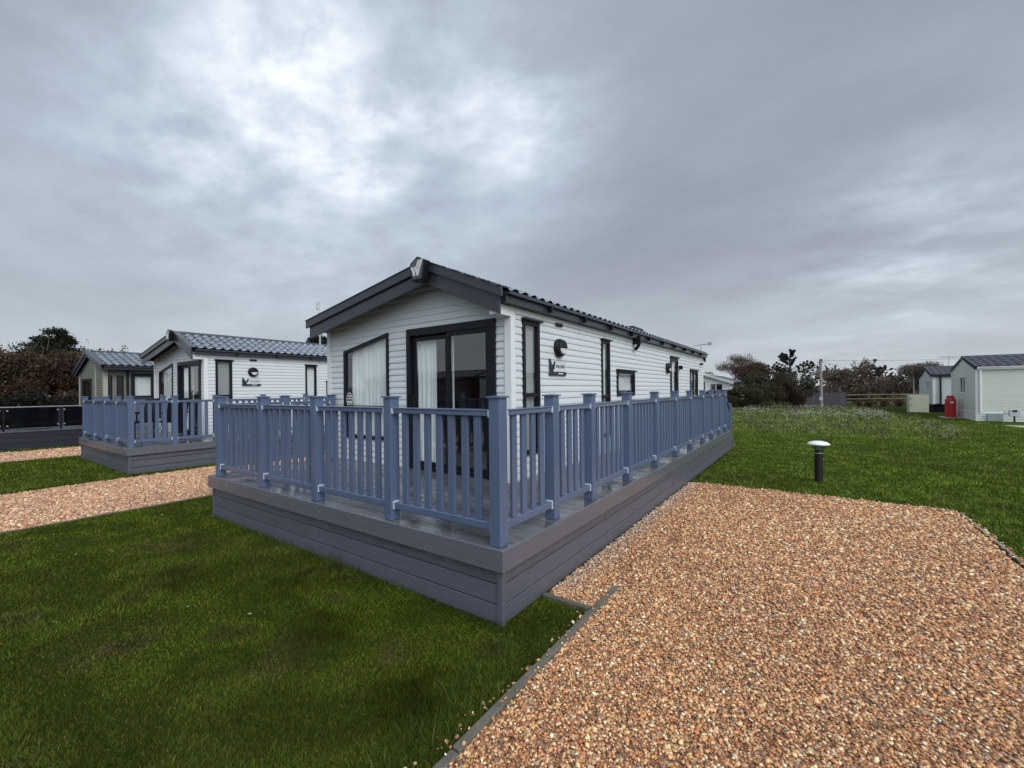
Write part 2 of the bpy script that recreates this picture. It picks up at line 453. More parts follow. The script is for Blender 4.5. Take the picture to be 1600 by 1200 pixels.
        for x0 in ((xf, 1), (xb-.0, -1)):
            for (ya, za, yb, zb) in ((s.ridge, s.zr, -s.ov-.02, s.ze0-.008), (s.W+s.ov+.02, s.ze1-.005, s.ridge, s.zr)):
                xa = x0[0] if x0[1] == 1 else x0[0]+.003
                e = .05 if yb < ya and ya == s.ridge else 0
                # tall lower board and proud upper board
                hd = min(depth, 9)
                if ya == s.ridge: lo = [(ya, za-.06), (yb+e, zb-.06+e*.4), (yb+e, zb-depth-.02), (ya, za-depth)]
                else: lo = [(yb, zb-.06), (ya-.06, za-.06+.01), (ya-.06, za-depth-.01), (yb, zb-depth)]
                MB().prism(lo, yz, xa, xa+.028).build('barge_board', rake, s.root, bevel=.003)
                if layered and x0[1] == 1:
                    up = [(ya, za+.035), (yb, zb+.035), (yb, zb-.075), (ya, za-.075)]
                    MB().prism(up, yz, xa-.035, xa-.001).build('barge_board', rake, s.root, bevel=.004)
                    MB().prism([(ya, za+.050), (yb, zb+.050), (yb, zb+.037), (ya, za+.037)], yz, xa-.045, xa+.10).build('verge_trim', rake, s.root)
        if gutter:
            gm = gut_mat or ANTH
            z0 = s.ze0-.125
            g = MB().box(xf+.07, xb-.01, -s.ov-.012, -s.ov+.008, z0, s.ze0-.012).box(xf+.07, xb-.01, -s.ov+.008, -.004, z0, z0+.012)
            g.box(xf+.07, xb-.01, -s.ov-.055, -s.ov-.014, s.ze0-.040, s.ze0-.022)
            g.box(xf+.07, xb-.01, -s.ov-.060, -s.ov-.054, s.ze0-.040, s.ze0-.002)
            g.build('gutter', gm, s.root)
            z1 = s.ze1-.125
            MB().box(xf+.07, xb-.01, s.W+s.ov-.008, s.W+s.ov+.012, z1, s.ze1-.012).box(xf+.07, xb-.01, s.W+.004, s.W+s.ov-.008, z1, z1+.012).build('gutter', gm, s.root)
    def corners(s, mat=TRIMW, w=.07, zt=None):
        for (x, y, sx, sy) in ((0, 0, 1, 1), (0, s.W, 1, -1), (s.L, 0, -1, 1), (s.L, s.W, -1, -1)):
            zt_ = s.under(y)-.005
            m = MB()
            m.box(min(x-sx*.022, x+sx*w), max(x-sx*.022, x+sx*w), min(y-sy*.022, y-sy*.001), max(y-sy*.022, y-sy*.001), s.zb-.01, zt_)
            m.box(min(x-sx*.022, x-sx*.001), max(x-sx*.022, x-sx*.001), min(y-sy*.0005, y+sy*w), max(y-sy*.0005, y+sy*w), s.zb-.01, zt_)
            m.build('corner_trim', mat, s.root)
    def interior(s, zf=.58, back=3.4):
        MB().box(.03, s.L-.03, .03, s.W-.03, zf-.05, zf).build('floor_panel', ROOMF, s.root)
        z1 = min(s.under(.05), s.under(s.W-.05))-.01
        for xx in (back, 7): MB().box(xx, xx+.04, .05, s.W-.05, zf, z1).build('partition', ROOM, s.root)
        sofa = MB().box(1.0, 2.9, s.W-.75, s.W-.1, zf, zf+.42).box(1.0, 2.9, s.W-.3, s.W-.1, zf+.42, zf+.85).box(1.0, 1.3, s.W-1.5, s.W-.751, zf, zf+.42)
        MB().box(2.6, 3.2, .6, 1.9, zf, zf+.75).build('low_cupboard', ROOM, s.root, bevel=.02)
        sofa.build('fitted_seating', ROOM, s.root, bevel=.03)
    def skirt(s, mat, z0=0., ins=.02, name='skirting', boards=0, gap=.012):
        if not boards:
            MB().box(ins, s.L-ins, ins, s.W-ins, z0, s.zb).build(name, mat, s.root); return
        h = (s.zb-z0)/boards; m = MB()
        for k in range(boards):
            a, b = z0+k*h+gap, z0+(k+1)*h
            m.box(-.03, s.L+.03, -.03, s.W+.03, a, b)
        m.build(name, mat, s.root, bevel=.004)
        MB().box(.0, s.L, .0, s.W, z0, s.zb-.005).build('underfloor', SOFFIT, s.root)

def bulkhead(cb, face, u, z, parent, r=.128, rot=.0):
    """round bulkhead lamp with half-covered lens"""
    m = MB(); n = 28
    def ringp(rr, d): return [cb.M(face, u+rr*math.cos(2*math.pi*i/n), z+rr*math.sin(2*math.pi*i/n), d) for i in range(n)]
    prof = [(r, .012), (r, .05), (r*.90, .075), (r*.82, .08)]
    vs = []
    for rr, d in prof: vs += ringp(rr, d)
    fs = [(k*n+i, k*n+(i+1) % n, (k+1)*n+(i+1) % n, (k+1)*n+i) for k in range(len(prof)-1) for i in range(n)]
    fs += [tuple(range(n)), tuple(range((len(prof)-1)*n, len(prof)*n))]
    m.add(vs, fs); L = m.build('wall_lamp', BLACK, parent, smooth=False)
    pts = [(u+.012+r*.60*math.cos(t), z-.004+r*.62*math.sin(t)) for t in [math.pi+math.pi*i/14 for i in range(15)]]
    MB().prism(pts, lambda q, d: cb.M(face, q[0], q[1], d), .06, .094).build('lens', LENS, L, bevel=.004)
    pts = [(u+r*.86*math.cos(t), z-.002+r*.86*math.sin(t)) for t in [math.pi*i/14 for i in range(15)]]
    MB().prism(pts, lambda q, d: cb.M(face, q[0], q[1], d), .078, .105).build('eyelid', BLACK, L, bevel=.006)
    return L

def emblem(fn, u, z, s, parent, mat, d0, d1, name='emblem', xs=1.):
    """tick-like W made from slanting strokes, (u right, z up)"""
    pts = [[(270, 455), (335, 455), (405, 600), (402, 720), (352, 720), (335, 610)], [(375, 455), (430, 455), (478, 560), (440, 610)],
           [(512, 280), (572, 280), (478, 500), (445, 440)], [(600, 272), (662, 272), (560, 540), (512, 720), (450, 720), (447, 610)]]
    st = [[((x-465)/310, (500-y)/310) for x, y in k] for k in pts]
    m = MB()
    for k in st: m.prism([(u+a*s*xs, z+b*s) for a, b in k], fn, d0, d1)
    return m.build(name, mat, parent)

# ------------------------------------------------------------------ main cabin (and its copy)
def make_holiday_cabin(name, loc):
    cb = Cabin(name, loc, 0., 3.72, 10.8, 1.09, 3.225, 2.735, 2.745, WHITE)
    # sliding door on the gable
    u0, u1, zt = .205, 1.775, 2.49
    cb.open('front', u0+.01, u1-.01, .55, zt-.01)
    fr = MB()
    P = lambda a, b, c, d, e0, e1, m: m.prism([(a, c), (b, c), (b, d), (a, d)], lambda q, dd: cb.M('front', q[0], q[1], dd), e0, e1)
    P(u0, u0+.10, .545, zt, -.06, .035, fr); P(u1-.07, u1, .545, zt, -.06, .035, fr)
    P(u0+.10, u1-.07, zt-.10, zt, -.06, .035, fr); P(u0+.10, u1-.07, .545, .60, -.06, .035, fr)
    dr = fr.build('sliding_door', BLACK, cb.root, bevel=.003)
    # fixed pane (nearer the corner) and sliding leaf
    for (a, b, zb, zt2, nm, d0, d1) in ((u0+.10, 1.015, .60, zt-.10, 'door_leaf', -.02, .02), (1.02, u1-.07, .60, zt-.12, 'door_leaf', -.055, -.021)):
        lf, ins = cb.ring('front', [(a, zb), (b, zb), (b, zt2), (a, zt2)], .052, d0, d1, nm, BLACK, dr)
        cb.pane('front', ins, (d0+d1)/2, lf)
    hd = MB()
    for z in (1.38, 1.56): hd.prism([(1.60, z-.008), (1.616, z-.008), (1.616, z+.008), (1.60, z+.008)], lambda q, d: cb.M('front', q[0], q[1], d), -.02, .06)
    hd.prism([(1.60, 1.37), (1.618, 1.37), (1.618, 1.57), (1.60, 1.57)], lambda q, d: cb.M('front', q[0], q[1], d), .045, .065)
    hd.build('handle', BLACK, dr)
    MB().prism([(1.71, 1.36), (1.74, 1.36), (1.74, 1.58), (1.71, 1.58)], lambda q, d: cb.M('front', q[0], q[1], d), .035, .045).build('lock_plate', SOFFIT, dr)
    cb.curtain('front', 1.33, 1.74, .62, 2.38, 2.38, -.12, dr, gather=.2, amp=.035)
    cb.curtain('front', .975, 1.01, .62, 2.38, 2.38, -.085, dr, amp=.012)
    cb.curtain('front', .345, .39, .62, 2.38, 2.38, -.10, dr, amp=.01)
    w = cb.window('front', 2.175, 3.275, .90, 2.485, 2.275, transom=1.385, cover='curtain', label='front window with a slanting head and a white curtain')
    cb.window('side', .235, .62, .82, 2.485, fw=.05, transom=1.56, cover='blind', hood=True)
    cb.window('side', 2.62, 2.97, .82, 2.455, fw=.045, transom=1.50, cover='curtain', hood=True)
    cb.window('side', 3.30, 4.24, 1.50, 1.965, fw=.055, cover='half', hood=True)  # pale blind panel stands in for a grey reflection on this pane
    dw = cb.window('side', 6.88, 7.62, .60, 2.415, fw=.10, cover='curtain', hood=True, name='door', label='narrow side door with a long glazed pane')
    cb.window('side', 8.99, 9.98, 1.10, 2.16, fw=.05, mullions=(9.45,), cover='half', hood=True)
    for f in ('front', 'side', 'left', 'back'): cb.lap(f)
    cb.skirt(TRIMW, 0., .03)
    cb.corners()
    cb.interior()
    cb.roof(-.30, 10.95)
    # white box-end where eave meets the barge board
    MB().box(-.268, -.024, -.024, .10, 2.485, 2.605).build('eave_box', TRIMW, cb.root, bevel=.003)
    MB().box(-.02, 10.8, -.020, -.0145, 2.535, 2.605).build('frieze_board', TRIMW, cb.root)
    k = .7
    while k < 10.6:
        if abs(k-4.2) > .3: MB().box(k-.016, k+.016, -.175, -.113, 2.612, 2.70).build('gutter_bracket', BLACK, cb.root)
        k += 1.02
    MB().box(4.15, 4.24, -.168, -.02, 2.50, 2.66).path([(4.19, -.13, 2.5), (4.19, -.10, 2.44), (4.19, -.05, 2.40)], [.034, .034, .034]).build('gutter_outlet', BLACK, cb.root)
    # lamps, vent grilles and name sign
    bulkhead(cb, 'side', 1.135, 2.20, cb.root)
    bulkhead(cb, 'side', 6.60, 2.12, cb.root)
    MB().prism([(1.05, 2.50), (1.24, 2.50), (1.24, 2.548), (1.05, 2.548)], lambda q, d: cb.M('side', q[0], q[1], d), .015, .042).build('vent_grille', BLACK, cb.root, bevel=.012)
    MB().box(10.35, 10.5, -.09, -.016, 2.36, 2.42).build('security_light', BLACK, cb.root, bevel=.01)
    MB().box(7.72, 7.80, -.10, -.016, 2.13, 2.23).build('sensor_box', BLACK, cb.root, bevel=.01)
    fn = lambda q, d: cb.M('side', q[0], q[1], d)
    sg = MB().prism([(.86, 1.835), (1.33, 1.835), (1.33, 2.02), (.86, 2.02)], fn, .015, .021).build('name_sign', SIGNW, cb.root)
    MB().prism([(.86, 1.82), (1.33, 1.82), (1.33, 1.872), (1.05, 1.872), (.98, 1.862), (.885, 2.04), (.86, 2.04)], fn, .0214, .032).build('sign_flash', BTXT, sg)
    emblem(fn, .985, 1.955, .075, sg, BTXT, .0214, .028)
    MB().prism([(1.10, 1.837), (1.23, 1.837), (1.23, 1.855), (1.10, 1.855)], fn, .0325, .034).build('plate_insert', WTXT, sg)
    Mx = Matrix(((1, 0, 0, 1.045), (0, 0, -1, -.024), (0, 1, 0, 1.925), (0, 0, 0, 1)))
    text_mesh('WILLERBY', .058, .001, 'lettering', BTXT, sg, Mx)
    # ridge badge
    by = 1.10
    pent = [(by-.135, 3.235), (by+.01, 3.30), (by+.14, 3.225), (by+.095, 2.995), (by-.085, 2.995)]
    fx = lambda q, x: (x, q[0], q[1])
    bd = MB().prism(pent, fx, -.43, -.33).build('ridge_badge', BLACK, cb.root, bevel=.008)
    ip = [(by+(a-by)*.82, 3.14+(b-3.14)*.82) for a, b in pent]
    MB().prism(ip, fx, -.434, -.4301).build('badge_face', SLATE, bd)
    emblem(lambda q, x: (x, 2*by-q[0], q[1]), by, 3.150, .135, bd, WTXT, -.442, -.4342, xs=1.3)
    # oval window sticker, white rim with pale blocks
    so = []
    m = MB(); cy, cz = 3.155, 1.50
    for i in range(28):
        t0, t1 = 2*math.pi*i/28, 2*math.pi*(i+1)/28
        q = [(cy+.078*math.cos(t0), cz+.115*math.sin(t0)), (cy+.078*math.cos(t1), cz+.115*math.sin(t1)), (cy+.066*math.cos(t1), cz+.100*math.sin(t1)), (cy+.066*math.cos(t0), cz+.100*math.sin(t0))]
        m.prism(q, fx, -.0095, -.0065)
    for (a, b, c, d) in ((-.035, .035, .045, .07), (-.045, .045, .005, .028), (-.05, .05, -.055, -.02), (-.02, .02, -.085, -.065)): m.box(-.0095, -.0065, cy+a, cy+b, cz+c, cz+d)
    m.build('sticker', LENS, w)
    return cb

cab = make_holiday_cabin('holiday_cabin', (1.8, 1.19, 0))
nb = copy_tree(cab.root); nb.location = (2.08, 10.87, 0)
tag(cab.root, 'large white lap-clad holiday cabin with black trim and tiled roof behind the nearest blue-grey railing', 'holiday cabin')
tag(nb, 'white holiday cabin with wet tiled roof, between the nearest and the sage green cabins', 'holiday cabin')
# roof vent and aerial only on the near cabin, antenna on the neighbour
MB().box(6.0, 6.75, .52, .60, 3.0, 3.075).box(6.0, 6.75, .60, .95, 3.02, 3.15).build('roof_vent', BLACK, cab.root, bevel=.02)
ae = MB().tube((10.86, .05, 2.45), (10.86, .05, 3.06), .012).tube((10.66, -.25, 3.04), (11.1, .30, 3.05), .008)
for k in range(7):
    t = k/6; x, y = 10.66+.44*t, -.25+.55*t; ae.tube((x-.10, y+.08, 3.045), (x+.10, y-.08, 3.045), .005, n=5)
ae.box(10.6, 10.7, -.30, -.2, 3.0, 3.09)
ae.build('television_aerial', STEEL, cab.root)
am = MB().path([(3.08, -.04, 2.55), (3.08, -.06, 3.4), (3.05, -.06, 4.1)], [.028, .028, .026])
am.build('antenna_mast', STEEL, nb)
MB().prism([(2.95+.06*math.cos(t)+.06, 4.32+(.09 if math.sin(t) > 0 else -.09)+.06*math.sin(t)) for t in [2*math.pi*i/20 for i in range(20)]], lambda q, d: (q[0], d, q[1]), -.12, -.06).build('antenna_panel', METER, nb, bevel=.01)
MB().tube((3.33, -.03, 1.3), (3.33, -.03, 1.93), .012).build('vent_pipe', STEEL, nb)

# ------------------------------------------------------------------ decks
PZ = 1.587; DZ = .537
def spread(a, b, pitch=.134, w=.066):
    g = b-a; n = max(1, round(g/pitch)-1); st = g/(n+1)
    return [a+st*(i+1) for i in range(n)]
def make_deck(name, loc, W, L, front, side, left, side_return=None, cab_y=1.19, cab_x=1.8, joints=(2.43,), fj=(1.53,), stairs=True):
    root = empty(name, loc)
    # walking boards run parallel to the front
    m = MB(); x = .02
    while x < cab_x-.16:
        m.box(x, x+.139, .02, W-.02, DZ-.022, DZ-.002); x += .146
    while x < L-.15:
        m.box(x, x+.139, .02, cab_y-.035, DZ-.022, DZ-.002); x += .146
    m.build('deck_boards', DECK, root)
    # nosing + fascia, skirting boards, corner trims
    def run(name, segs, mat, bev=.004):
        mm = MB()
        for s_ in segs: mm.box(*s_)
        return mm.build(name, mat, root, bevel=bev)
    cutsF = [0]+sorted(fj)+[W]
    run('fascia_board', [(0, .022, a+(.003 if a else 0.022), b-.003, .388, DZ+.004) for a, b in zip(cutsF[:-1], cutsF[1:])], FASCIA)
    run('fascia_board', [(a+.003, b-.003, 0, .022, .388, DZ+.0036) for a, b in ((-.003, 3.6), (3.6, 7.2), (7.2, L))], FASCIA)
    run('fascia_board', [(.022, cab_x-.05, W-.022, W, .388, DZ+.004)], FASCIA)
    run('fascia_board', [(L-.022, L, .022, cab_y-.05, .388, DZ+.004)], FASCIA)
    sk = []
    cuts = [.05]+sorted(joints)+[W-.05]
    hs = [(.006, .134), (.143, .276), (.285, .384)]
    for z0, z1 in hs:
        for a, b in zip(cuts[:-1], cuts[1:]): sk.append((.045, .065, a+.002, b-.002, z0, z1))
    run('skirting_board', sk, SKIRT, .003)
    run('skirting_board', [(a, b-.004, .045, .065, z0, z1) for z0, z1 in hs for a, b in ((.05, 4.4), (4.4, L-.06))], SKIRT, .003)
    run('skirting_board', [(.06, cab_x-.05, W-.065, W-.045, z0, z1) for z0, z1 in hs], SKIRT, .003)
    run('skirting_board', [(L-.065, L-.045, .06, cab_y-.05, z0, z1) for z0, z1 in hs], SKIRT, .003)
    MB().box(.075, L-.09, .075, cab_y-.08, .02, DZ-.03).box(.075, cab_x-.05, cab_y-.07, W-.08, .02, DZ-.03).build('subframe', SOFFIT, root)
    for (a, b, c, d) in ((.036, .082, .036, .082), (.036, .082, W-.082, W-.036), (L-.082, L-.036, .036, .082)):
        MB().box(a, b, c, d, 0.0, .387).build('corner_trim', SKIRT, root, bevel=.003)
    pm = MB().box(-.047, .047, -.047, .047, 0, PZ-DZ-.018)
    cm = MB().box(-.060, .060, -.060, .060, PZ-DZ-.018, PZ-DZ-.006)
    cm.add([(-.056, -.056, PZ-DZ-.0055), (.056, -.056, PZ-DZ-.0055), (.056, .056, PZ-DZ-.0055), (-.056, .056, PZ-DZ-.0055), (0, 0, PZ-DZ-.001)], [(0, 1, 4), (1, 2, 4), (2, 3, 4), (3, 0, 4), (3, 2, 1, 0)])
    p0 = pm.build('post', RAIL, root, bevel=.004); c0 = cm.build('post_cap', RAIL, p0, bevel=.0)
    first = [True]
    def post(x, y, h=None):
        if first[0]:
            first[0] = False; p0.location = (x, y, DZ); return p0
        p = p0.copy(); C.objects.link(p); p.location = (x, y, DZ); p.rotation_euler = (random.gauss(0, .0025), random.gauss(0, .0025), random.gauss(0, .012)); c = c0.copy(); C.objects.link(c); c.parent = p
        return p
    bal = [None]; nbal = [0]
    def bay(ax, a, b, fixed):
        """rails and balusters between post centres a..b along axis ax ('x' or 'y') at fixed other coordinate"""
        a += .047; b -= .047; o = MB()
        def bx(m, lo, hi, w0, w1, z0, z1):
            if ax == 'y': m.box(fixed+w0, fixed+w1, lo, hi, z0, z1)
            else: m.box(lo, hi, fixed+w0, fixed+w1, z0, z1)
        t = MB(); bx(t, a, b, -.032, .032, 1.440, 1.475); bx(t, a, b, -.038, .038, 1.4755, 1.487)
        tr = t.build('railing_bay', RAILT, root, bevel=.003)
        t = MB(); bx(t, a, b, -.026, .026, .635, .690); t.build('bottom_rail', RAIL, tr, bevel=.004)
        for lo, hi in ((a-.001, a+.014), (b-.014, b+.001)):
            t = MB(); bx(t, lo, hi, -.042, .042, 1.432, 1.482); t.build('rail_bracket', CLIP, tr, bevel=.002)
            t = MB(); bx(t, lo, hi, -.031, .031, .628, .698); t.build('rail_bracket', CLIP, tr, bevel=.002)
        for c in spread(a, b):
            if bal[0] is None:
                q = MB().box(-.0325, .0325, -.0125, .0125, .6905, 1.4395)
                bal[0] = q.build('baluster', RAIL, tr, bevel=.003); ob = bal[0]
            else:
                ob = bal[0].copy(); C.objects.link(ob); ob.parent = tr
            nbal[0] += 1
            ja, jc, jz = random.gauss(0, .0022), random.gauss(0, .0015), random.gauss(0, .02)
            if ax == 'y': ob.location = (fixed, c+jc, 0); ob.rotation_euler = (ja, 0, R(90)+jz)
            else: ob.location = (c+jc, fixed, 0); ob.rotation_euler = (0, ja, jz)
    for y in front: post(front_x, y)
    for a, b in zip(front[:-1], front[1:]): bay('y', a, b, front_x)
    for x in side[1:]: post(x, front[0])
    for a, b in zip(side[:-1], side[1:]): bay('x', a, b, front[0])
    for x in left: post(x, front[-1])
    l2 = [front_x]+list(left)
    for a, b in zip(l2[:-1], l2[1:]): bay('x', a, b, front[-1])
    return root, nbal
front_x = .093
dk, nb1 = make_deck('raised_deck', (0, 0, 0), 4.83, 10.0, [.10, 1.24, 2.375, 3.50, 4.665], [.10, .85, 1.60, 2.64, 3.74, 4.82, 5.85, 6.93, 7.87, 8.77, 9.62], [.94, 1.68])
# end steps with a short newel and sloping handrail
st = MB()
for k, (x0, x1, z) in enumerate(((10.003, 10.30, .38), (10.30, 10.60, .22), (10.60, 10.9, .08))): st.box(x0, x1-.003, .05, 1.1, 0, z)
sp = st.build('steps', SKIRT, dk, bevel=.004)
MB().box(10.35, 10.44, .05, .14, .005, 1.19).box(10.34, 10.45, .04, .15, 1.191, 1.205).build('newel_post', RAIL, sp, bevel=.003)
MB().prism([(9.67, 1.45), (10.35, 1.10), (10.35, 1.06), (9.67, 1.41)], lambda q, y: (q[0], y, q[1]), .075, .125).build('handrail', RAIL, sp, bevel=.003)
tag(dk, 'long grey composite deck with slate-blue balustrade wrapping the nearest white cabin, wet boards', 'decking')
dk2, nb2 = make_deck('raised_deck', (.24, 9.47, 0), 4.05, 8.0, [.10, .99, 1.88, 2.86, 3.86], [.10, .82, 1.60, 2.64, 3.74, 4.82, 5.85], [.94, 1.68], cab_y=1.40, cab_x=1.84, joints=(2.0,), fj=(2.4,))
tag(dk2, 'smaller grey deck with slate-blue balustrade between the pink gravel path and second cabin', 'decking')

# dark folding chair silhouettes and crate on the neighbour deck
def chair(loc, rz, label):
    r = empty('garden_chair', loc, rz)
    MB().box(-.24, .24, -.22, .22, .40, .44).build('seat', BLACK, r, bevel=.01)
    MB().prism([(-.24, .44), (-.20, .44), (-.32, .98), (-.36, .98)], lambda q, y: (q[0], y, q[1]), -.22, .22).build('backrest', BLACK, r, bevel=.01)
    for sx in (-.21, .21):
        for sy in (-.20, .20): MB().tube((sx, sy, 0), (sx, sy, .40), .016).build('leg', BLACK, r)
    for sy in (-.24, .24): MB().box(-.24, .22, sy-.02, sy+.02, .62, .65).box(.18, .21, sy-.01, sy+.01, .42, .62).build('armrest', BLACK, r, bevel=.004)
    tag(r, label, 'chair', 'black chairs on the second deck')
chair((.95, 11.6, .537), R(200), 'black garden chair on the second deck, nearer the blue-grey rail corner')
chair((1.45, 11.1, .537), R(100), 'black garden chair on the second deck, nearer the cabin window')

# ------------------------------------------------------------------ third cabin, sage
c3 = Cabin('holiday_cabin', (1.62, 18.0, 0), 0., 3.5, 10.5, 1.75, 3.19, 2.60, 2.48, SAGE)
c3.ov = .30
c3.window('front', 1.62, 3.05, .6, 2.22, fw=.09, mullions=(2.3,), name='door', label='dark glazed double door')
c3.window('side', .10, .20, .8, 2.28, fw=.02)
c3.window('side', .32, .50, .6, 2.28, fw=.03, name='door', label='narrow dark side door')
c3.window('side', .70, 1.36, 1.30, 2.36, fw=.10, cover='half', transom=1.55)
for f in ('front', 'side', 'left', 'back'): c3.lap(f)
c3.skirt(SAGE); c3.corners(CREAM, .09); c3.interior(back=4.)
c3.roof(-.12, 10.7, per=.21, row=.26, depth=.17)
MB().tube((.60, -.05, .5), (.60, -.05, 2.5), .035).build('drainpipe', BLACK, c3.root)
MB().box(-.03, .10, 1.0, 1.1, .45, 2.70).build('trim_post', CREAM, c3.root)
tag(c3.root, 'sage green holiday cabin with cream corner posts, farthest left in the row', 'holiday cabin')
# its dark deck with tinted glass
d3 = empty('glazed_deck', (0, 17.7, 0))
mm = MB()
for z0, z1 in ((.01, .18), (.187, .35), (.357, .52)): mm.box(-3.6, 1.55, 0, .03, z0, z1); mm.box(-3.6, -3.57, .03, 3.6, z0, z1)
mm.build('skirting_board', NAVY, d3, bevel=.003)
MB().box(-3.62, 1.56, -.02, 3.6, .525, .56).build('deck_boards', DECK, d3)
for a, b in ((-3.5, -2.03), (-1.96, -.64), (-.60, .50), (.62, 1.5)):
    MB().box(a, b, .03, .042, .64, 1.25).build('glass_panel', DGLASS, d3)
for x in (-3.55, -2.0, -.62, .56):
    p = MB().box(x-.025, x+.025, .045, .095, .562, 1.262).build('post', BLACK, d3, bevel=.003)
    for z in (.72, 1.17):
        MB().box(x-.09, x-.055, .015, .05, z-.02, z+.02).box(x+.055, x+.09, .015, .05, z-.02, z+.02).build('clamp', STEEL, p, bevel=.003)
MB().box(-3.6, 1.55, .02, .10, 1.264, 1.29).build('handrail', STEEL, d3, bevel=.004)
tag(d3, 'dark navy deck with tinted glass balustrade in front of the reddish shrubs', 'decking')
# screen behind the glass reads nearly black
sc = MB()
for k in range(34): sc.box(-3.5+k*.148, -3.5+k*.148+.14, 3.62, 3.65, 0, 1.2)
sc.build('timber_screen', NAVY, None, loc=(0, 17.7, 0)); tag(bpy.data.objects['timber_screen'], 'dark vertical board screen behind the glass balustrade deck', 'fence')

# ------------------------------------------------------------------ cabins on the right
c4 = Cabin('static_caravan', (25.6, -7.8, 0), R(-90), 4.05, 11., 2.02, 3.03, 2.46, 2.46, GREENW, zb=.42)
c4.window('front', 1.50, 2.55, 1.22, 2.10, fw=.09, frame=TRIMW, mullions=(2.02,))
for f in ('front', 'side', 'left', 'back'): c4.lap(f, per=.15)
c4.skirt(TRIMW, boards=4); c4.corners(TRIMW, .10); c4.interior(back=4.)
c4.roof(-.06, 11.1, tile=TILE2, per=.30, row=.30, depth=.10, layered=False, gut_mat=TRIMW)
MB().tube((.12, -.06, .42), (.12, -.06, 2.36), .04).build('drainpipe', TRIMW, c4.root)
MB().box(.32, .80, -.12, -.035, .02, .37).build('skirting_hatch', GREYG, c4.root, bevel=.01)
tag(c4.root, 'pale green static caravan with white skirting at the right edge of the photo', 'caravan')
c5 = Cabin('static_caravan', (34.2, -7.85, 0), R(-90), 4.0, 10., 2.0, 2.86, 2.30, 2.30, BLUEW, zb=.50)
c5.window('front', .75, 1.75, 1.25, 2.0, fw=.08, frame=TRIMW, mullions=(1.25,))
for f in ('front', 'side', 'left', 'back'): c5.lap(f, per=.15)
c5.skirt(SOFFIT); c5.corners(TRIMW, .10); c5.interior(back=4.)
c5.roof(-.12, 10.1, tile=TILE2, per=.30, row=.30, depth=.12, layered=False)
MB().tube((.32, -.07, .5), (.32, -.07, 2.25), .045).tube((.32, -.07, .52), (-.30, -.12, .42), .045).build('drainpipe', BPOST, c5.root)
aa = MB().tube((1.0, 1.7, 2.8), (1.0, 1.7, 3.5), .015)
aa.tube((.6, 1.4, 3.45), (1.4, 2.0, 3.45), .012)
for k in range(6): aa.tube((.6+.16*k-.15, 1.4+.12*k+.2, 3.45), (.6+.16*k+.15, 1.4+.12*k-.2, 3.45), .008, n=5)
aa.build('television_aerial', STEEL, c5.root)
tag(c5.root, 'smaller grey-white static caravan partly hidden behind the red gas bottles', 'caravan')

# white chalet far behind
c6 = Cabin('chalet', (38., 3.95, 0), 0., 4.0, 9., 2.0, 2.86, 2.12, 2.12, TRIMW)
c6.ov = .30
c6.window('front', .55, 1.6, 1.0, 2.05, fw=.06, frame=TRIMW, mullions=(1.1,))
c6.window('front', 1.9, 3.3, 1.0, 2.25, fw=.06, frame=TRIMW, mullions=(2.6,))
for f in ('front', 'side', 'left', 'back'): c6.lap(f)
c6.skirt(TRIMW); c6.corners(); c6.interior()
c6.roof(-.30, 9.2, tile=TILE2, rake=TRIMW, depth=.16)
MB().box(-.36, -.30, 1.93, 2.07, 2.75, 3.12).build('finial', TRIMW, c6.root, bevel=.02)
tag(c6.root, 'white gabled chalet in the distance beyond the end of the nearest cabin', 'chalet')

REDB = surf('red_brown_boards', (.085, .030, .026), .6, .15, 4)
for nm, loc, L_, mt, lb in (('lodge', (-24., 34., 0), 13.6, REDB, 'dark red-brown lodge mirrored in the sliding door glass, behind the photographer'), ('static_caravan', (-24., 19.6, 0), 9., WHITE, 'white caravan mirrored in the sliding door glass, behind the photographer')):
    ck = Cabin(nm, loc, R(-90), 3.9, L_, 1.95, 3.35, 2.75, 2.75, mt)
    ck.window('left', 2., 3.4, 1.1, 2.1, fw=.07); ck.window('left', 5., 6., 1.1, 2.1, fw=.07)
    for f in ('front', 'side', 'left', 'back'): ck.lap(f)
    ck.skirt(mt); ck.corners(BLACK if mt is REDB else TRIMW); ck.interior(back=4.); ck.roof(-.2, L_+.2, tile=TILE2, per=.4, row=.5, layered=False); tag(ck.root, lb, 'holiday cabin')
# ------------------------------------------------------------------ small things on the right
def gas(loc, label):
    r = empty('gas_bottle', loc)
    MB().lathe([(.20, 0), (.205, .03), (.205, .80), (.195, .88), (.15, .95), (.09, .98)], n=28).build('cylinder', RED, r, smooth=False)
    MB().lathe([(.135, .93), (.14, .935), (.14, 1.06), (.135, 1.065), (.125, 1.06), (.125, .935)], n=20).build('collar', RED, r)
    MB().lathe([(.03, .98), (.03, 1.04), (.05, 1.045), (.05, 1.07)], n=10).build('valve', STEEL, r)
    m = MB()
    for i in range(5):
        t0, t1 = math.pi*.92+i*.13, math.pi*.92+(i+1)*.13
        for rr in (.207,): m.add([(rr*math.cos(t0), rr*math.sin(t0), .70), (rr*math.cos(t1), rr*math.sin(t1), .70), (rr*math.cos(t1), rr*math.sin(t1), .79), (rr*math.cos(t0), rr*math.sin(t0), .79)], [(0, 1, 2, 3)])
    m.build('paper_label', LENS, r)
    tag(r, label, 'gas bottle', 'red gas bottles by the caravans')
gas((27.75, -7.38, .05), 'red gas bottle in front, beside the gable of the pale green caravan')
gas((28.35, -7.50, .05), 'red gas bottle standing behind the front one, mostly hidden')
tag(MB().box(27.4, 28.7, -7.72, -7.08, 0, .05).build('slab', CONC, None, bevel=.005), 'concrete slab under the red gas bottles', 'slab')
k = empty('storage_cabinet', (32.5, -6.5, 0))
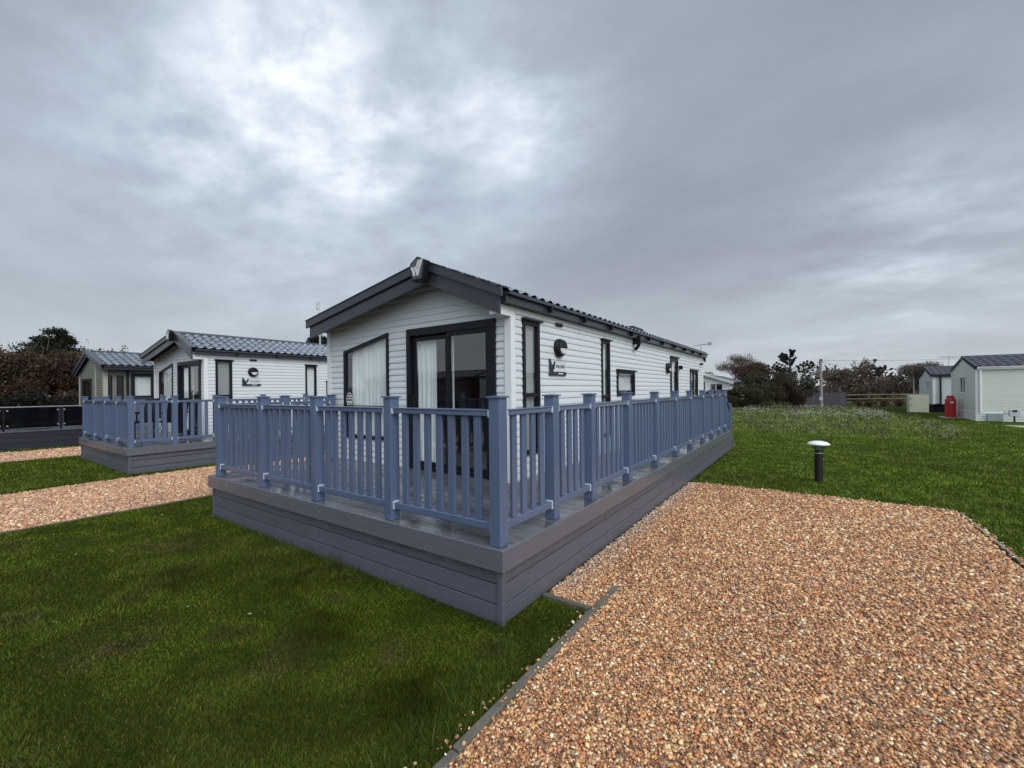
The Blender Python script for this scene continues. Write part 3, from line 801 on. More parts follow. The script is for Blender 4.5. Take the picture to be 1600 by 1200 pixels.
MB().box(0, .75, -.87, 0, .03, 1.05).build('cabinet_body', CABINET, k, bevel=.01)
MB().box(-.02, .80, -.90, .03, 1.052, 1.085).build('lid', CABINET, k, bevel=.01)
MB().box(-.025, -.003, -.84, -.03, .06, 1.03).build('door', CABINET, k, bevel=.006)
MB().box(-.045, -.026, -.14, -.06, .85, .88).box(-.045, -.026, -.14, -.06, .48, .51).build('hinge', BLACK, k)
tag(k, 'cream garden storage cabinet standing left of the red gas bottles', 'cabinet')
mb = empty('meter_post', (25.0, -8.80, 0))
MB().tube((0, 0, 0), (0, 0, .30), .03).build('post', BPOST, mb)
MB().box(-.06, .06, -.17, .16, .28, .58).build('meter_box', METER, mb, bevel=.015)
MB().box(-.07, -.061, -.07, .07, .47, .55).build('display', BLACK, mb)
MB().box(-.05, .03, .18, .30, .36, .50).build('hose_box', METER, mb, bevel=.01)
tag(mb, 'small grey-white service box on a black post in front of the pale green caravan', 'service box')
# bollard light
bl = empty('bollard_light', (6.60, -1.79, 0))
MB().lathe([(.060, 0), (.060, .555), (.056, .56)], n=24).build('post', BPOST, bl)
MB().lathe([(.061, .50), (.062, .502), (.062, .510), (.061, .512)], n=24).build('collar', STEEL, bl)
MB().lathe([(.040, .561), (.040, .60), (.045, .63)], n=16).build('lamp_core', METER, bl)
MB().lathe([(.055, .561), (.066, .575), (.105, .628), (.107, .63), (.068, .575), (.056, .562)], n=24).build('diffuser', ACRYL, bl)
MB().lathe([(.11, .631), (.155, .645), (.163, .655), (.158, .668), (.12, .692), (.07, .706), (.02, .711)], n=32).build('dome_cap', DOMEW, bl, smooth=True)
tag(bl, 'black bollard light with white dome cap on the lawn beyond the gravel pad', 'bollard light')

# utility poles and wires
def pole(loc, h, r, label, box=False):
    p = empty('utility_pole', loc)
    MB().path([(0, 0, -.1), (.02, .0, h*.5), (0, .02, h)], [r*1.15, r, r*.85], 10).build('pole', POLEW, p)
    MB().box(-.10, .10, -.10, .10, h-.02, h+.08).box(-.05, .05, -.22, .22, h-.16, h-.12).build('pole_head', BLACK, p, bevel=.01)
    if box: MB().box(-.13, -.09, -.10, .12, .62, .88).build('notice_plate', METER, p)
    tag(p, label, 'utility pole')
pole((37.6, -2.30, 0), 3.65, .10, 'grey wooden utility pole in front of the dark fence panel', True)
pole((58., -10.4, 0), 3.0, .06, 'pale slim pole far off beside the small static caravan')
def wire(a, b, sag, label, th=.009):
    m = MB(); a, b = Vector(a), Vector(b); pts = []
    for i in range(17):
        t = i/16; p = a.lerp(b, t); p.z -= sag*4*t*(1-t); pts.append(p)
    m.path(pts, [th]*17, 5); tag(m.build('overhead_wire', BPOST, None), label, 'wire')
wire((37.6, -2.4, 3.55), (58., -10.3, 3.05), .45, 'thin overhead wire running right from the pole by the fence, lower of two')
wire((37.6, -2.2, 3.66), (44., -14., 3.75), .15, 'thin overhead wire rising above the small caravan, upper of two')

# dark fence panels and timber post-and-rail fence
df = empty('fence_panels', (38.9, -1.0, 0))
m = MB(); 
dv = Vector((2.3, -2.95)); Ld = dv.length; du = dv/Ld
n = 22
for i in range(n):
    a = du*(Ld*i/n); b = du*(Ld*(i+.94)/n); nn = Vector((-du.y, du.x))*.02
    m.add([(a.x, a.y, 0), (b.x, b.y, 0), (b.x+nn.x, b.y+nn.y, 0), (a.x+nn.x, a.y+nn.y, 0), (a.x, a.y, 1.17), (b.x, b.y, 1.17), (b.x+nn.x, b.y+nn.y, 1.17), (a.x+nn.x, a.y+nn.y, 1.17)], [(0, 1, 5, 4), (1, 2, 6, 5), (2, 3, 7, 6), (3, 0, 4, 7), (4, 5, 6, 7)])
m.build('panel_boards', DARKF, df)
for t in (0, .5, 1.):
    a = du*Ld*t; MB().box(a.x-.06+.09, a.x+.06+.09, a.y-.06, a.y+.06, 0, 1.22).build('post', DARKF, df)
tag(df, 'low dark board fence behind the grey utility pole', 'fence')
tf = empty('timber_fence', (41.6, -3.9, 0))
A, B = Vector((0, 0, 0)), Vector((5.0, -6.5, 0)); 
for z in (.30, .62, .95):
    MB().tube((A.x, A.y, z), (B.x, B.y, z), .055, n=6).build('rail', BROWNF, tf)
for i in range(5):
    p = A.lerp(B, i/4); MB().box(p.x-.08, p.x+.08, p.y-.08, p.y+.08, 0, 1.12).build('post', BROWNF, tf)
tag(tf, 'brown timber post-and-rail fence at the far side of the field', 'fence')
gtf = empty('timber_fence', (38.5, -2, 0))
bpy.data.objects.remove(gtf)

# ------------------------------------------------------------------ setting: ground
def sheet(name, poly, z, mat, kind='structure', thick=0):
    o = MB().add([(x, y, z) for x, y in poly], [tuple(range(len(poly)))]).build(name, mat, None); o['kind'] = kind; return o
sheet('ground', [(-400, -400), (400, -400), (400, 400), (-400, 400)], 0, LAWN)
PAD = [(-6, -.39), (.57, -.39), (.57, .03), (5.46, .03), (5.46, -3.0), (5.36, -3.2), (-6, -3.2)]
sheet('gravel_pad', PAD, .006, GRAVEL)
PATH1 = [(-9, 6.12), (9, 6.12), (9, 9.12), (.3, 9.15), (-9, 8.7)]
sheet('gravel_path', PATH1, .006, GRAVEL)
PATH2 = [(-9, 14.3), (2.2, 14.3), (2.2, 16.9), (-9, 17.2)]
sheet('gravel_path', PATH2, .006, GRAVEL)
CPATH = [(23.2, -7.95), (21.6, -8.3), (19.6, -8.6), (19.6, -12.5), (23.6, -12.5)]
tag(sheet('concrete_path', CPATH, .008, CONC), kind='structure')
# edging boards
EDGEP = surf('pale_worn_edging', (.22, .21, .17), .85, .3, 8, .6, 60, island=.15, dirt=.6, dirtcol=(.09, .09, .05))
def edging(pts, label, w=.045, h=.028, mt=TIMBER):
    m = MB()
    for (x0, y0), (x1, y1) in zip(pts[:-1], pts[1:]):
        d = Vector((x1-x0, y1-y0)); L = d.length; d /= L; n_ = Vector((-d.y, d.x))*w/2; s = 0
        while s < L-.01:
            e = min(L, s+1.8); a = Vector((x0, y0))+d*(s+.004); b = Vector((x0, y0))+d*(e-.004); j = random.uniform(-.004, .004)
            vs = [(*(a-n_), -.05), (*(b-n_), -.05), (*(b+n_), -.05), (*(a+n_), -.05), (*(a-n_), h+j), (*(b-n_), h+j), (*(b+n_), h+j), (*(a+n_), h+j)]
            m.add(vs, [(0, 1, 5, 4), (1, 2, 6, 5), (2, 3, 7, 6), (3, 0, 4, 7), (4, 5, 6, 7)]); s = e
    tag(m.build('edging_board', mt, None, bevel=.004), label, 'edging')
edging([(-4.5, -.392), (1.9, -.392)], 'grey timber edging between the near lawn and the large gravel pad')
edging([(.57, .03), (.57, -.365)], 'short grey timber edging running from the deck to the long edging board')
edging([(5.47, .0), (5.47, -3.0), (5.36, -3.23), (3.2, -3.26), (-3, -3.3)], 'pale timber edging round the far corner of the gravel pad', w=.03, h=.014, mt=EDGEP)
edging([(-9, 6.11), (4, 6.11)], 'timber edging on the near side of the pink gravel path', h=.016)

# ------------------------------------------------------------------ pebbles
ico = bmesh.new(); bmesh.ops.create_icosphere(ico, subdivisions=1, radius=1.)
IV = np.array([v.co[:] for v in ico.verts]); IF = np.array([[v.index for v in f.verts] for f in ico.faces]); ico.free()
PCOL = np.array([(.33, .155, .085), (.45, .25, .14), (.55, .36, .21), (.36, .20, .125), (.64, .48, .33), (.74, .67, .57), (.17, .13, .115), (.46, .27, .13), (.25, .11, .06), (.42, .33, .26)])
PPRO = np.array([.12, .16, .17, .10, .16, .075, .06, .09, .055, .05]); PPRO /= PPRO.sum()
def inside(px, py, poly):
    c = np.zeros(len(px), bool); n = len(poly)
    for i in range(n):
        x0, y0 = poly[i]; x1, y1 = poly[(i+1) % n]
        if y0 == y1: continue
        k = ((y0 > py) != (y1 > py)) & (px < (x1-x0)*(py-y0)/(y1-y0)+x0); c ^= k
    return c
YAW = math.atan(468/667.)
def view_ok(px, py, half=R(62), near=.35):
    dx, dy = px-CAMP[0], py-CAMP[1]; a = np.arctan2(dy, dx)-YAW
    return (np.abs((a+np.pi) % (2*np.pi)-np.pi) < half) | (np.hypot(dx, dy) < 1.2)
def lowf(px, py, seed, sc):
    r_ = np.random.default_rng(seed); o = np.zeros(len(px))
    for k in range(18):
        a = k*2.399+r_.uniform(0, .5); f = sc*r_.uniform(.5, 2.6); o += np.sin(px*np.cos(a)*f+py*np.sin(a)*f+r_.uniform(0, 6.28))
    return o/4.6
def pebbles(name, poly, dens, dref, smin, smax, pale=0., zbase=.004):
    xs = [p[0] for p in poly]; ys = [p[1] for p in poly]
    x0, x1, y0, y1 = max(min(xs), -5), max(xs), min(ys), max(ys)
    N = int((x1-x0)*(y1-y0)*dens)
    px = rng.uniform(x0, x1, N); py = rng.uniform(y0, y1, N)
    ok = inside(px, py, poly) & view_ok(px, py); px, py = px[ok], py[ok]
    d = np.hypot(px-CAMP[0], py-CAMP[1])
    keep = rng.random(len(px)) < np.minimum(1, (dref/np.maximum(d, .1))**1.3)
    px, py, d = px[keep], py[keep], d[keep]; N = len(px)
    s = rng.uniform(smin, smax, N)*np.clip((d/dref)**.5, 1, 2.0)
    s *= rng.choice([.55, .85, 1., 1.15, 1.5], N)
    sc = np.stack([s, s*rng.uniform(.6, .9, N), s*rng.uniform(.38, .65, N)], 1)
    rz = rng.uniform(0, 2*np.pi, N); tl = rng.normal(0, .35, N)
    v = IV[None]*(1+rng.uniform(-.22, .22, (N, len(IV)))[..., None])*sc[:, None]
    c, s_ = np.cos(tl)[:, None], np.sin(tl)[:, None]
    v = np.stack([c*v[..., 0]+s_*v[..., 2], v[..., 1], -s_*v[..., 0]+c*v[..., 2]], -1)
    c, s_ = np.cos(rz)[:, None], np.sin(rz)[:, None]
    v = np.stack([c*v[..., 0]-s_*v[..., 1], s_*v[..., 0]+c*v[..., 1], v[..., 2]], -1)
    v[..., 0] += px[:, None]; v[..., 1] += py[:, None]; v[..., 2] += (zbase+rng.uniform(.0, .012, N))[:, None]
    ci = rng.choice(len(PCOL), N, p=PPRO); col = PCOL[ci]*np.array([1.36, 1.15, .89])*rng.uniform(.5, 1.22, (N, 1))
    tone = lowf(px, py, 33, 1.1); col = col*(1+.10*tone)[:, None]
    if name == 'gravel_stones' and zbase < .01 and not pale:
        drip = np.clip((py+.22)/.2, 0, 1)*np.clip((px-.4)*2, 0, 1)*(rng.random(N) < .6); col = col*(1-.75*drip[:, None])+np.array([.50, .49, .46])*.75*drip[:, None]*rng.uniform(.4, 1.2, (N, 1))
    if pale: col = col*(1-pale)+np.array([.55, .42, .36])*pale
    f = (IF[None]+np.arange(N)[:, None, None]*len(IV)).reshape(-1, 3)
    o = soup(name, v.reshape(-1, 3), f, np.repeat(np.clip(col, 0, .85), len(IV), 0), STONE); o['kind'] = 'stuff'
    return N
n1 = pebbles('gravel_stones', PAD, 8800, 2.5, .0062, .0105)
n2 = pebbles('gravel_stones', PATH1, 1900, 9., .012, .018, .20)
n3 = pebbles('gravel_stones', PATH2, 600, 16., .018, .027, .25)
n5 = pebbles('gravel_stones', [(-1.9, -.425), (-1.9, -.365), (1.9, -.365), (1.9, -.425)], 420, 5., .005, .010, 0, .030)
n7 = pebbles('gravel_stones', [(3.0, -3.30), (5.40, -3.27), (5.52, -3.0), (5.52, -.05), (5.43, -.05), (5.43, -3.0), (5.32, -3.2), (3.0, -3.22)], 900, 6., .010, .016, 0, .012)
n6 = pebbles('gravel_stones', [(1.0, -.43), (1.0, -.355), (2.2, -.355), (2.2, -.43)], 4200, 5., .009, .013, 0, .026)
stray = [(-.2, -.37), (-1.6, -.37), (-1.6, -.22), (-.2, -.30), (.56, -.26), (.56, -.37)]
n4 = pebbles('gravel_stones', stray, 330, 6., .007, .012, .2)

# ------------------------------------------------------------------ grass
LAWNS = [
    [(-9, -.42), (.545, -.42), (.545, .04), (.045, .04), (.045, 4.79), (9, 4.79), (9, 6.07), (-9, 6.07)],
    [(-9, 8.72), (.28, 9.17), (9, 9.14), (9, 9.50), (.28, 9.50), (.28, 13.5), (2.2, 13.5), (2.2, 14.3), (-9, 14.3)],
    [(-9, 17.2), (2.2, 16.95), (2.2, 17.69), (-9, 17.69)],
    [(-3, -3.33), (3.2, -3.29), (5.38, -3.26), (5.50, -3.0), (5.50, -.0), (10, -.0), (10.95, 1.1), (15, 3.5), (25, 3.5), (30, -7.8), (27, -7.8), (25.5, -12), (9, -12), (-3, -9)],
]
GCOL = np.array([(.026, .058, .010), (.038, .080, .013), (.052, .098, .018), (.070, .110, .024), (.020, .046, .012), (.13, .12, .055)])
GPRO = np.array([.24, .28, .22, .10, .12, .04])
SPOTS = [(-1.55, 2.05, .32, 'worn'), (-.95, 1.0, .22, 'worn'), (-.6, 3.9, .35, 'worn'), (-.55, .45, .16, 'worn'), (.9, 5.3, .3, 'worn'), (-.75, .05, .24, 'tuft'), (-.6, 1.05, .28, 'tuft'), (-1.0, 2.9, .3, 'tuft'), (-.3, 1.9, .3, 'tuft')]
def grass(name, polys, dens, dref, h, w, maxd, pw=1.7, flower=False, hs=1., tint=(1, 1, 1), tuft=None, mind=0):
    V = []; F = []; K = []; base = 0; tot = 0
    for poly in polys:
        xs = [p[0] for p in poly]; ys = [p[1] for p in poly]
        x0, x1, y0, y1 = min(xs), max(xs), min(ys), max(ys)
        # rings of distance so few candidates are wasted
        for (da, db) in ((0, 3), (3, 6), (6, 12), (12, 24), (24, 60)):
            if da > maxd or db < mind: continue
            dm = dens*min(1, (dref/max(da, .5))**pw)
            cx0, cx1 = max(x0, CAMP[0]-db), min(x1, CAMP[0]+db); cy0, cy1 = max(y0, CAMP[1]-db), min(y1, CAMP[1]+db)
            if cx1 <= cx0 or cy1 <= cy0: continue
            N = int((cx1-cx0)*(cy1-cy0)*dm)
            px = rng.uniform(cx0, cx1, N); py = rng.uniform(cy0, cy1, N); d = np.hypot(px-CAMP[0], py-CAMP[1])
            ok = (d >= da) & (d < db) & (d < maxd) & view_ok(px, py) & (rng.random(N) < np.minimum(1, (dref/np.maximum(d, .5))**pw)*dens/dm)
            px, py, d = px[ok], py[ok], d[ok]
            ok = inside(px, py, poly); px, py, d = px[ok], py[ok], d[ok]; N = len(px)
            ok = ~inside(px, py, CPATH); px, py, d = px[ok], py[ok], d[ok]; N = len(px)
            if tuft is not None:
                q = lowf(px, py, 5, tuft); ok = q > rng.normal(-.1, .45, N); px, py, d = px[ok], py[ok], d[ok]; N = len(px)
            if not N: continue
            n1_ = lowf(px, py, 3, 1.6); n2_ = lowf(px, py, 9, 5.)
            hh = h*rng.uniform(.55, 1.25, N)*(1+.22*n1_+.18*n2_); hh *= np.clip((d/dref)**.25, 1, 1.5)
            hh = np.clip(hh, h*.25, h*3)
            ww = w*rng.uniform(.7, 1.3, N)*np.clip((d/dref)**(pw/2), 1, 14)
            ph = rng.uniform(0, 2*np.pi, N); ln = rng.normal(0, .55, (N, 2))*hh[:, None]
            bx = np.stack([px, py, np.full(N, -.002)], 1)
            side = np.stack([np.cos(ph), np.sin(ph), np.zeros(N)], 1)*ww[:, None]*.5
            mid = bx+np.stack([ln[:, 0]*.35, ln[:, 1]*.35, hh*.6], 1)
            tip = bx+np.stack([ln[:, 0], ln[:, 1], hh], 1)
            v = np.stack([bx-side, bx+side, mid+side*.75, tip, mid-side*.75], 1)
            ci = rng.choice(len(GCOL), N, p=GPRO); col = GCOL[ci]*np.array(tint)
            warm = np.clip(.5+.5*n1_, 0, 1)[:, None]
            col = col*(1-.42*warm)+np.array([.075, .088, .026])*.42*warm
            bare = np.clip(n2_-.85, 0, .4)[:, None]*1.1
            col = col*(1-bare)+np.array([.085, .07, .035])*bare
            for (qx, qy, qr, kind) in SPOTS:
                w_ = np.exp(-(((px-qx)**2+(py-qy)**2)/qr**2)**1.5)*np.clip(.7+.5*lowf(px, py, 61, 14.), 0, 1)
                if kind == 'worn':
                    col = col*(1-.75*w_[:, None])+np.array([.12, .085, .045])*.75*w_[:, None]; tip[:, 2] -= hh*.5*w_; v[:, 3] = tip
                else:
                    col = col*(1-.5*w_[:, None])
                    v[:, 2:, 2] *= (1+1.1*w_)[:, None]
            col = np.clip(col*rng.uniform(.55, 1.5, (N, 1))*(1+.22*np.sin(n2_*2.1))[:, None], 0, .5)
            V.append(v.reshape(-1, 3)); K.append(np.repeat(col, 5, 0))
            i0 = base+np.arange(N)[:, None]*5
            F.append(np.concatenate([i0+np.array([[0, 1, 2]]), i0+np.array([[0, 2, 4]]), i0+np.array([[4, 2, 3]])], 0)); base += 5*N; tot += N
    o = soup(name, np.concatenate(V), np.concatenate(F), np.concatenate(K), BLADE); o['kind'] = 'stuff'
    return tot
g1 = grass('lawn_grass', LAWNS[:1], 56000, 1.8, .017, .0021, 34, tint=(2.35, 1.66, .75))
g1b = grass('lawn_grass', LAWNS[1:3], 30000, 1.9, .026, .0027, 34, tint=(2.4, 1.9, .9))
g1c = grass('lawn_grass', LAWNS[3:], 30000, 1.9, .026, .0027, 34, tint=(3.4, 2.75, 1.7))
# rough, uncut strip with seed heads and pale flowers
FIELD = [(15.4, .9), (14.9, -2.2), (15.2, -5.2), (19.5, -6.4), (26, -6.3), (33, -5.2), (40, -5), (38, 3.9), (22, 5.)]
g2 = grass('rough_grass', [FIELD], 520, 15., .075, .016, 46, 1.1, tint=(5.6, 3.6, 4.4), tuft=1.1)
g3 = grass('rough_grass', [FIELD], 60, 15., .17, .012, 46, .9, tint=(7., 4.3, 6.6), tuft=1.7)
g4 = grass('rough_grass', [[(.05, -.05), (.55, -.07), (.55, -.36), (-1.5, -.36), (-1.2, -.1), (.03, -.02)]], 2200, 3., .055, .0035, 9, 1.)
g5 = grass('rough_grass', [[(.045, -.02), (.0, 4.8), (-.06, 4.8), (-.05, -.04)]], 3800, 3., .065, .0032, 9, 1.)
def flowers(name, poly, dens, s0, cols):
    xs = [p[0] for p in poly]; ys = [p[1] for p in poly]
    N = int((max(xs)-min(xs))*(max(ys)-min(ys))*dens)
    px = rng.uniform(min(xs), max(xs), N); py = rng.uniform(min(ys), max(ys), N)
    ok = inside(px, py, poly) & (lowf(px, py, 21, .9) > rng.normal(.05, .5, N)); px, py = px[ok], py[ok]; N = len(px)
    s = s0*rng.uniform(.5, 1.3, N); v = IV[None]*s[:, None, None]*np.array([1, 1, .45]); v = np.repeat(v, 1, 0)
    v[..., 0] += px[:, None]; v[..., 1] += py[:, None]; v[..., 2] += rng.uniform(.16, .36, N)[:, None]
    col = np.array(cols)[rng.choice(len(cols), N)]*rng.uniform(.7, 1.1, (N, 1))
    f = (IF[None]+np.arange(N)[:, None, None]*len(IV)).reshape(-1, 3)
    o = soup(name, v.reshape(-1, 3), f, np.repeat(col, len(IV), 0), STONE); o['kind'] = 'stuff'
    return N
flowers('seed_heads', [(21, -.6), (20, -3), (24, -5.0), (34, -5.0), (37, -1), (36, 2.4), (24, 1.8)], 26, .024, [(.62, .64, .56), (.6, .6, .55), (.4, .42, .33)])

# ------------------------------------------------------------------ fallen leaves
def leaves_on(name, spots, z0):
    V = []; F = []; K = []
    for (x, y, s) in spots:
        a = random.uniform(0, 6.28); z = z0+.004
        b = len(V)
        for k in range(6):
            t = a+k*math.pi/3; r_ = s*(1 if k % 3 == 0 else .55)
            V.append((x+r_*math.cos(t), y+r_*math.sin(t), z+random.uniform(0, .35*s)))
        c = random.choice([(.20, .13, .07), (.45, .42, .36), (.13, .08, .05)])
        K += [c]*6; F += [(b, b+1, b+2), (b, b+2, b+3), (b, b+3, b+4), (b, b+4, b+5)]
    o = soup(name, V, F, K, LEAF); o['kind'] = 'stuff'
leaves_on('fallen_leaves', [(random.uniform(-1.6, 4), random.uniform(.2, 5.8), random.uniform(.010, .02)) for _ in range(38)], .032)

# ------------------------------------------------------------------ trees and shrubs
def leafcloud(centers, radii, n, size, cols, flat=.8, seed=0, shell=.5):
    r_ = np.random.default_rng(seed)
    centers = np.array(centers, float); radii = np.array(radii, float)
    w = radii**2; ci = r_.choice(len(centers), n, p=w/w.sum())
    u = r_.normal(size=(n, 3)); u /= np.linalg.norm(u, axis=1)[:, None]
    rr = radii[ci]*(shell+(1-shell)*r_.random(n)**.6)*r_.uniform(.8, 1.18, n)
    p = centers[ci]+u*rr[:, None]*np.array([1, 1, flat])
    e1 = r_.normal(size=(n, 3)); e1 /= np.linalg.norm(e1, axis=1)[:, None]
    e2 = np.cross(e1, r_.normal(size=(n, 3))); e2 /= np.linalg.norm(e2, axis=1)[:, None]
    s = (size*r_.uniform(.5, 1.4, n))[:, None]
    v = np.stack([p-e1*s, p+e2*s*.5, p+e1*s, p-e2*s*.5], 1)
    cols = np.array(cols); clump = r_.choice(len(cols), len(centers))
    cc = np.where((r_.random(n) < .6)[:, None], cols[clump[ci]], cols[r_.choice(len(cols), n)])*r_.uniform(.6, 1.35, (n, 1))
    v[..., 2] = np.maximum(v[..., 2], .02)
    f = np.arange(n*4).reshape(-1, 4)
    return v.reshape(-1, 3), f, np.repeat(cc, 4, 0)
def limb_tree(m, base, h, r, depth, spread_, rnd, lean=(0, 0), tips=None, n=6):
    """recursive limbs"""
    def grow(p, d, L, r, k):
        segs = 3; pts = [p]; q = Vector(p); dd = Vector(d)
        for i in range(segs):
            dd = (dd+Vector((rnd.gauss(0, .12), rnd.gauss(0, .12), rnd.gauss(.03, .06)))).normalized(); q = q+dd*(L/segs); pts.append(q.copy())
        rs = [r*(1-.45*i/segs) for i in range(segs+1)]
        m.path(pts, rs, n if k > 1 else 4)
        if k <= 0: tips.append(pts[-1].copy()); return
        for j in range(rnd.choice((2, 3, 3))):
            a = rnd.uniform(0, 6.28); tilt = rnd.uniform(.4, 1.)*spread_
            nd = (dd+Vector((math.cos(a), math.sin(a), .1))*tilt).normalized()
            s_ = pts[rnd.choice((2, 3, 3))]
            grow(s_, nd, L*rnd.uniform(.6, .85), rs[-1]*rnd.uniform(.6, .85), k-1)
    grow(Vector(base), Vector((lean[0], lean[1], 1)).normalized(), h, r, depth)
def tree(name, loc, trunk_h, r, depth, spread_, crown_r, nleaf, lsize, cols, label, seed, cat='tree', flat=.8, group=None, shell=.3, barkmat=None):
    rnd = random.Random(seed); m = MB(); tips = []
    limb_tree(m, (0, 0, -.05), trunk_h, r, depth, spread_, rnd, tips=tips)
    root = empty(name, loc); m.build('trunk', barkmat or BARK, root)
    if nleaf:
        v, f, c = leafcloud([t[:] for t in tips], [crown_r*rnd.uniform(.6, 1.2) for _ in tips], nleaf, lsize, cols, flat, seed, shell)
        soup('crown', v, f, c, LEAF, root)
    tag(root, label, cat, group); return root
def shrub(name, loc, blobs, nleaf, lsize, cols, label, seed, cat='shrub', stems=6, flat=.9, twigs=0, shell=.55, group=None):
    rnd = random.Random(seed); root = empty(name, loc); m = MB()
    top = max(b[2]+b[3]*.6 for b in blobs)
    for i in range(stems):
        b = blobs[i % len(blobs)]
        MB().path([(b[0]*.5+rnd.gauss(0, .1), b[1]*.5+rnd.gauss(0, .1), 0), (b[0]*.9, b[1]*.9, b[2]*.6), (b[0]+rnd.gauss(0, .2), b[1]+rnd.gauss(0, .2), b[2]+b[3]*.3)], [.06, .04, .02], 5).build('stem', BARK, root)
    for i in range(twigs):
        b = rnd.choice(blobs); a = rnd.uniform(0, 6.28)
        p = Vector((b[0]+b[3]*.7*math.cos(a), b[1]+b[3]*.7*math.sin(a), b[2]+b[3]*.4)); q = p+Vector((rnd.gauss(0, .25), rnd.gauss(0, .25), rnd.uniform(.5, 1.1)))
        MB().path([p, p.lerp(q, .5)+Vector((.04, .03, 0)), q], [.018, .012, .006], 4).build('twig', BARK, root)
    C_, R_ = [], []
    for (x, y, z, r_) in blobs:
        for k in range(7):
            u = Vector((rnd.gauss(0, 1), rnd.gauss(0, 1), rnd.gauss(0, 1))).normalized()*r_*.62
            C_.append((x+u.x, y+u.y, max(.1, z+u.z*flat))); R_.append(r_*rnd.uniform(.30, .55))
    v, f, c = leafcloud(C_, R_, nleaf, lsize, cols, flat, seed, shell)
    soup('foliage', v, f, c, LEAF, root); tag(root, label, cat, group); return root
RUST = [(.085, .042, .030), (.105, .056, .036), (.062, .036, .028), (.050, .044, .025), (.14, .085, .058)]
OLIVE = [(.034, .038, .017), (.045, .048, .021), (.028, .030, .017), (.055, .050, .025)]
DARKO = [(.018, .018, .011), (.024, .022, .014), (.014, .016, .010), (.022, .015, .014)]
DKG = [(.012, .022, .014), (.018, .030, .017), (.026, .038, .02)]
MAUVE = [(.06, .032, .03), (.045, .03, .028), (.075, .045, .032), (.04, .034, .022)]
BROWN = [(.13, .085, .055), (.10, .062, .042), (.16, .11, .07), (.085, .06, .04)]
GREYB = [(.145, .115, .088), (.105, .090, .068), (.17, .135, .10), (.110, .104, .066)]
# left group behind the dark deck
shrub('shrub', (1.3, 28., 0), [(-.9, 0, 2.0, 1.2), (.4, 0, 3.25, 1.15), (1.15, .2, 2.5, 1.05), (.3, -.4, 2.0, 1.3), (-.6, 0, 2.95, 1.1), (-1.6, 0, 2.3, 1.15), (-3.0, .5, 1.8, 1.2), (1.6, .2, 1.5, 1.0)], 44000, .055, RUST, 'russet autumn shrub behind the glass balustrade deck', 3, twigs=26)
shrub('hedge', (.6, 25.4, 0), [(-2.4, 0, .9, .9), (-1.2, 0, .95, .9), (0, 0, 1.0, .95), (1.0, .1, .95, .9), (2.0, .3, .9, .9), (-3.6, 0, .9, .9)], 22000, .05, DARKO, 'low dark olive hedge directly behind the glass balustrade deck', 4, 'hedge')
rt = empty('conifer', (2.4, 31.5, 0))
m = MB(); m.path([(0, 0, 0), (0, 0, 2.5), (.1, 0, 5.0)], [.22, .15, .03]); V = []; 
cc, rr = [], []
rnd = random.Random(9)
for k in range(120):
    z = rnd.uniform(1.0, 5.05); a = rnd.uniform(0, 6.28); L = (5.45-z)*.72+.12
    cc += [(L*.95*math.cos(a), L*.95*math.sin(a), z-.05*L), (L*.5*math.cos(a), L*.5*math.sin(a), z)]; rr += [.26, .36]
    m.tube((0, 0, z), (L*math.cos(a), L*math.sin(a), z-.05*L), .03, .008, 4)
for (x, y, z, r_) in ((-.9, 0, 3.9, .8), (0, 0, 4.35, .75), (.7, 0, 3.9, .75), (-1.9, 0, 3.2, .9), (1.3, 0, 3.1, .8), (-.4, 0, 3.0, 1.1)): cc.append((x, y, z)); rr.append(r_)
m.build('trunk', BARK, rt); v, f, c = leafcloud(cc, rr, 40000, .06, DKG+OLIVE[:1], .7, 5, .15); soup('crown', v, f, c, LEAF, rt)
tag(rt, 'dark evergreen conifer rising behind the russet shrub on the left', 'tree')
tree('bare_tree', (7.4, 45., 0), 2.05, .09, 4, .42, .3, 500, .09, GREYB, 'small nearly bare tree showing above the sage cabin roof', 14)
tree('bare_tree', (3.9, 38., 0), 1.9, .06, 4, .30, .3, 60, .06, RUST, 'thin bare twiggy tree left of the sage cabin roof', 15)
tree('bare_tree', (.3, 36., 0), 1.7, .06, 4, .35, .3, 90, .07, RUST, 'thin bare twiggy tree at the far left edge', 16)
shrub('evergreen_tree', (13.4, 24.9, 0), [(0, 0, 4.4, 1.0), (.7, .3, 4.5, .9), (-.2, 0, 4.95, .55), (0, 0, 2.8, 1.2)], 9000, .10, DKG, 'dark spiky evergreen peeping over the second cabin roof beside the nearest cabin', 17, 'tree', flat=.9, shell=.3, twigs=10)
# right group
shrub('hedge', (35.2, 1.9, 0), [(-.1, 1.2, .95, .95), (0, .4, .95, .95), (.1, -.5, .95, 1.0), (0, 1.9, .75, .75)], 26000, .045, [(c[0]*1.45, c[1]*1.4, c[2]*1.4) for c in OLIVE], 'rounded olive hedge beyond the end of the nearest deck', 21, 'hedge', shell=.7)
shrub('shrub', (35.8, -.1, 0), [(0, .8, 1.3, .95), (.2, -.1, 1.35, 1.0), (0, -.7, 1.0, .85), (.5, .4, 1.9, .75)], 24000, .045, [(c[0]*1.35, c[1]*1.35, c[2]*1.35) for c in MAUVE+OLIVE[:2]], 'purple-brown bush right of the olive hedge', 22, shell=.6)
shrub('shrub', (40., .5, 0), [(0, 1.9, 1.9, 1.3), (0, .3, 1.9, 1.3), (0, -1.3, 1.7, 1.3)], 16000, .06, [(c[0]*1.3, c[1]*1.3, c[2]*1.3) for c in OLIVE+DKG[1:]+MAUVE[:1]], 'taller dark green thicket behind the purple-brown bush', 23)
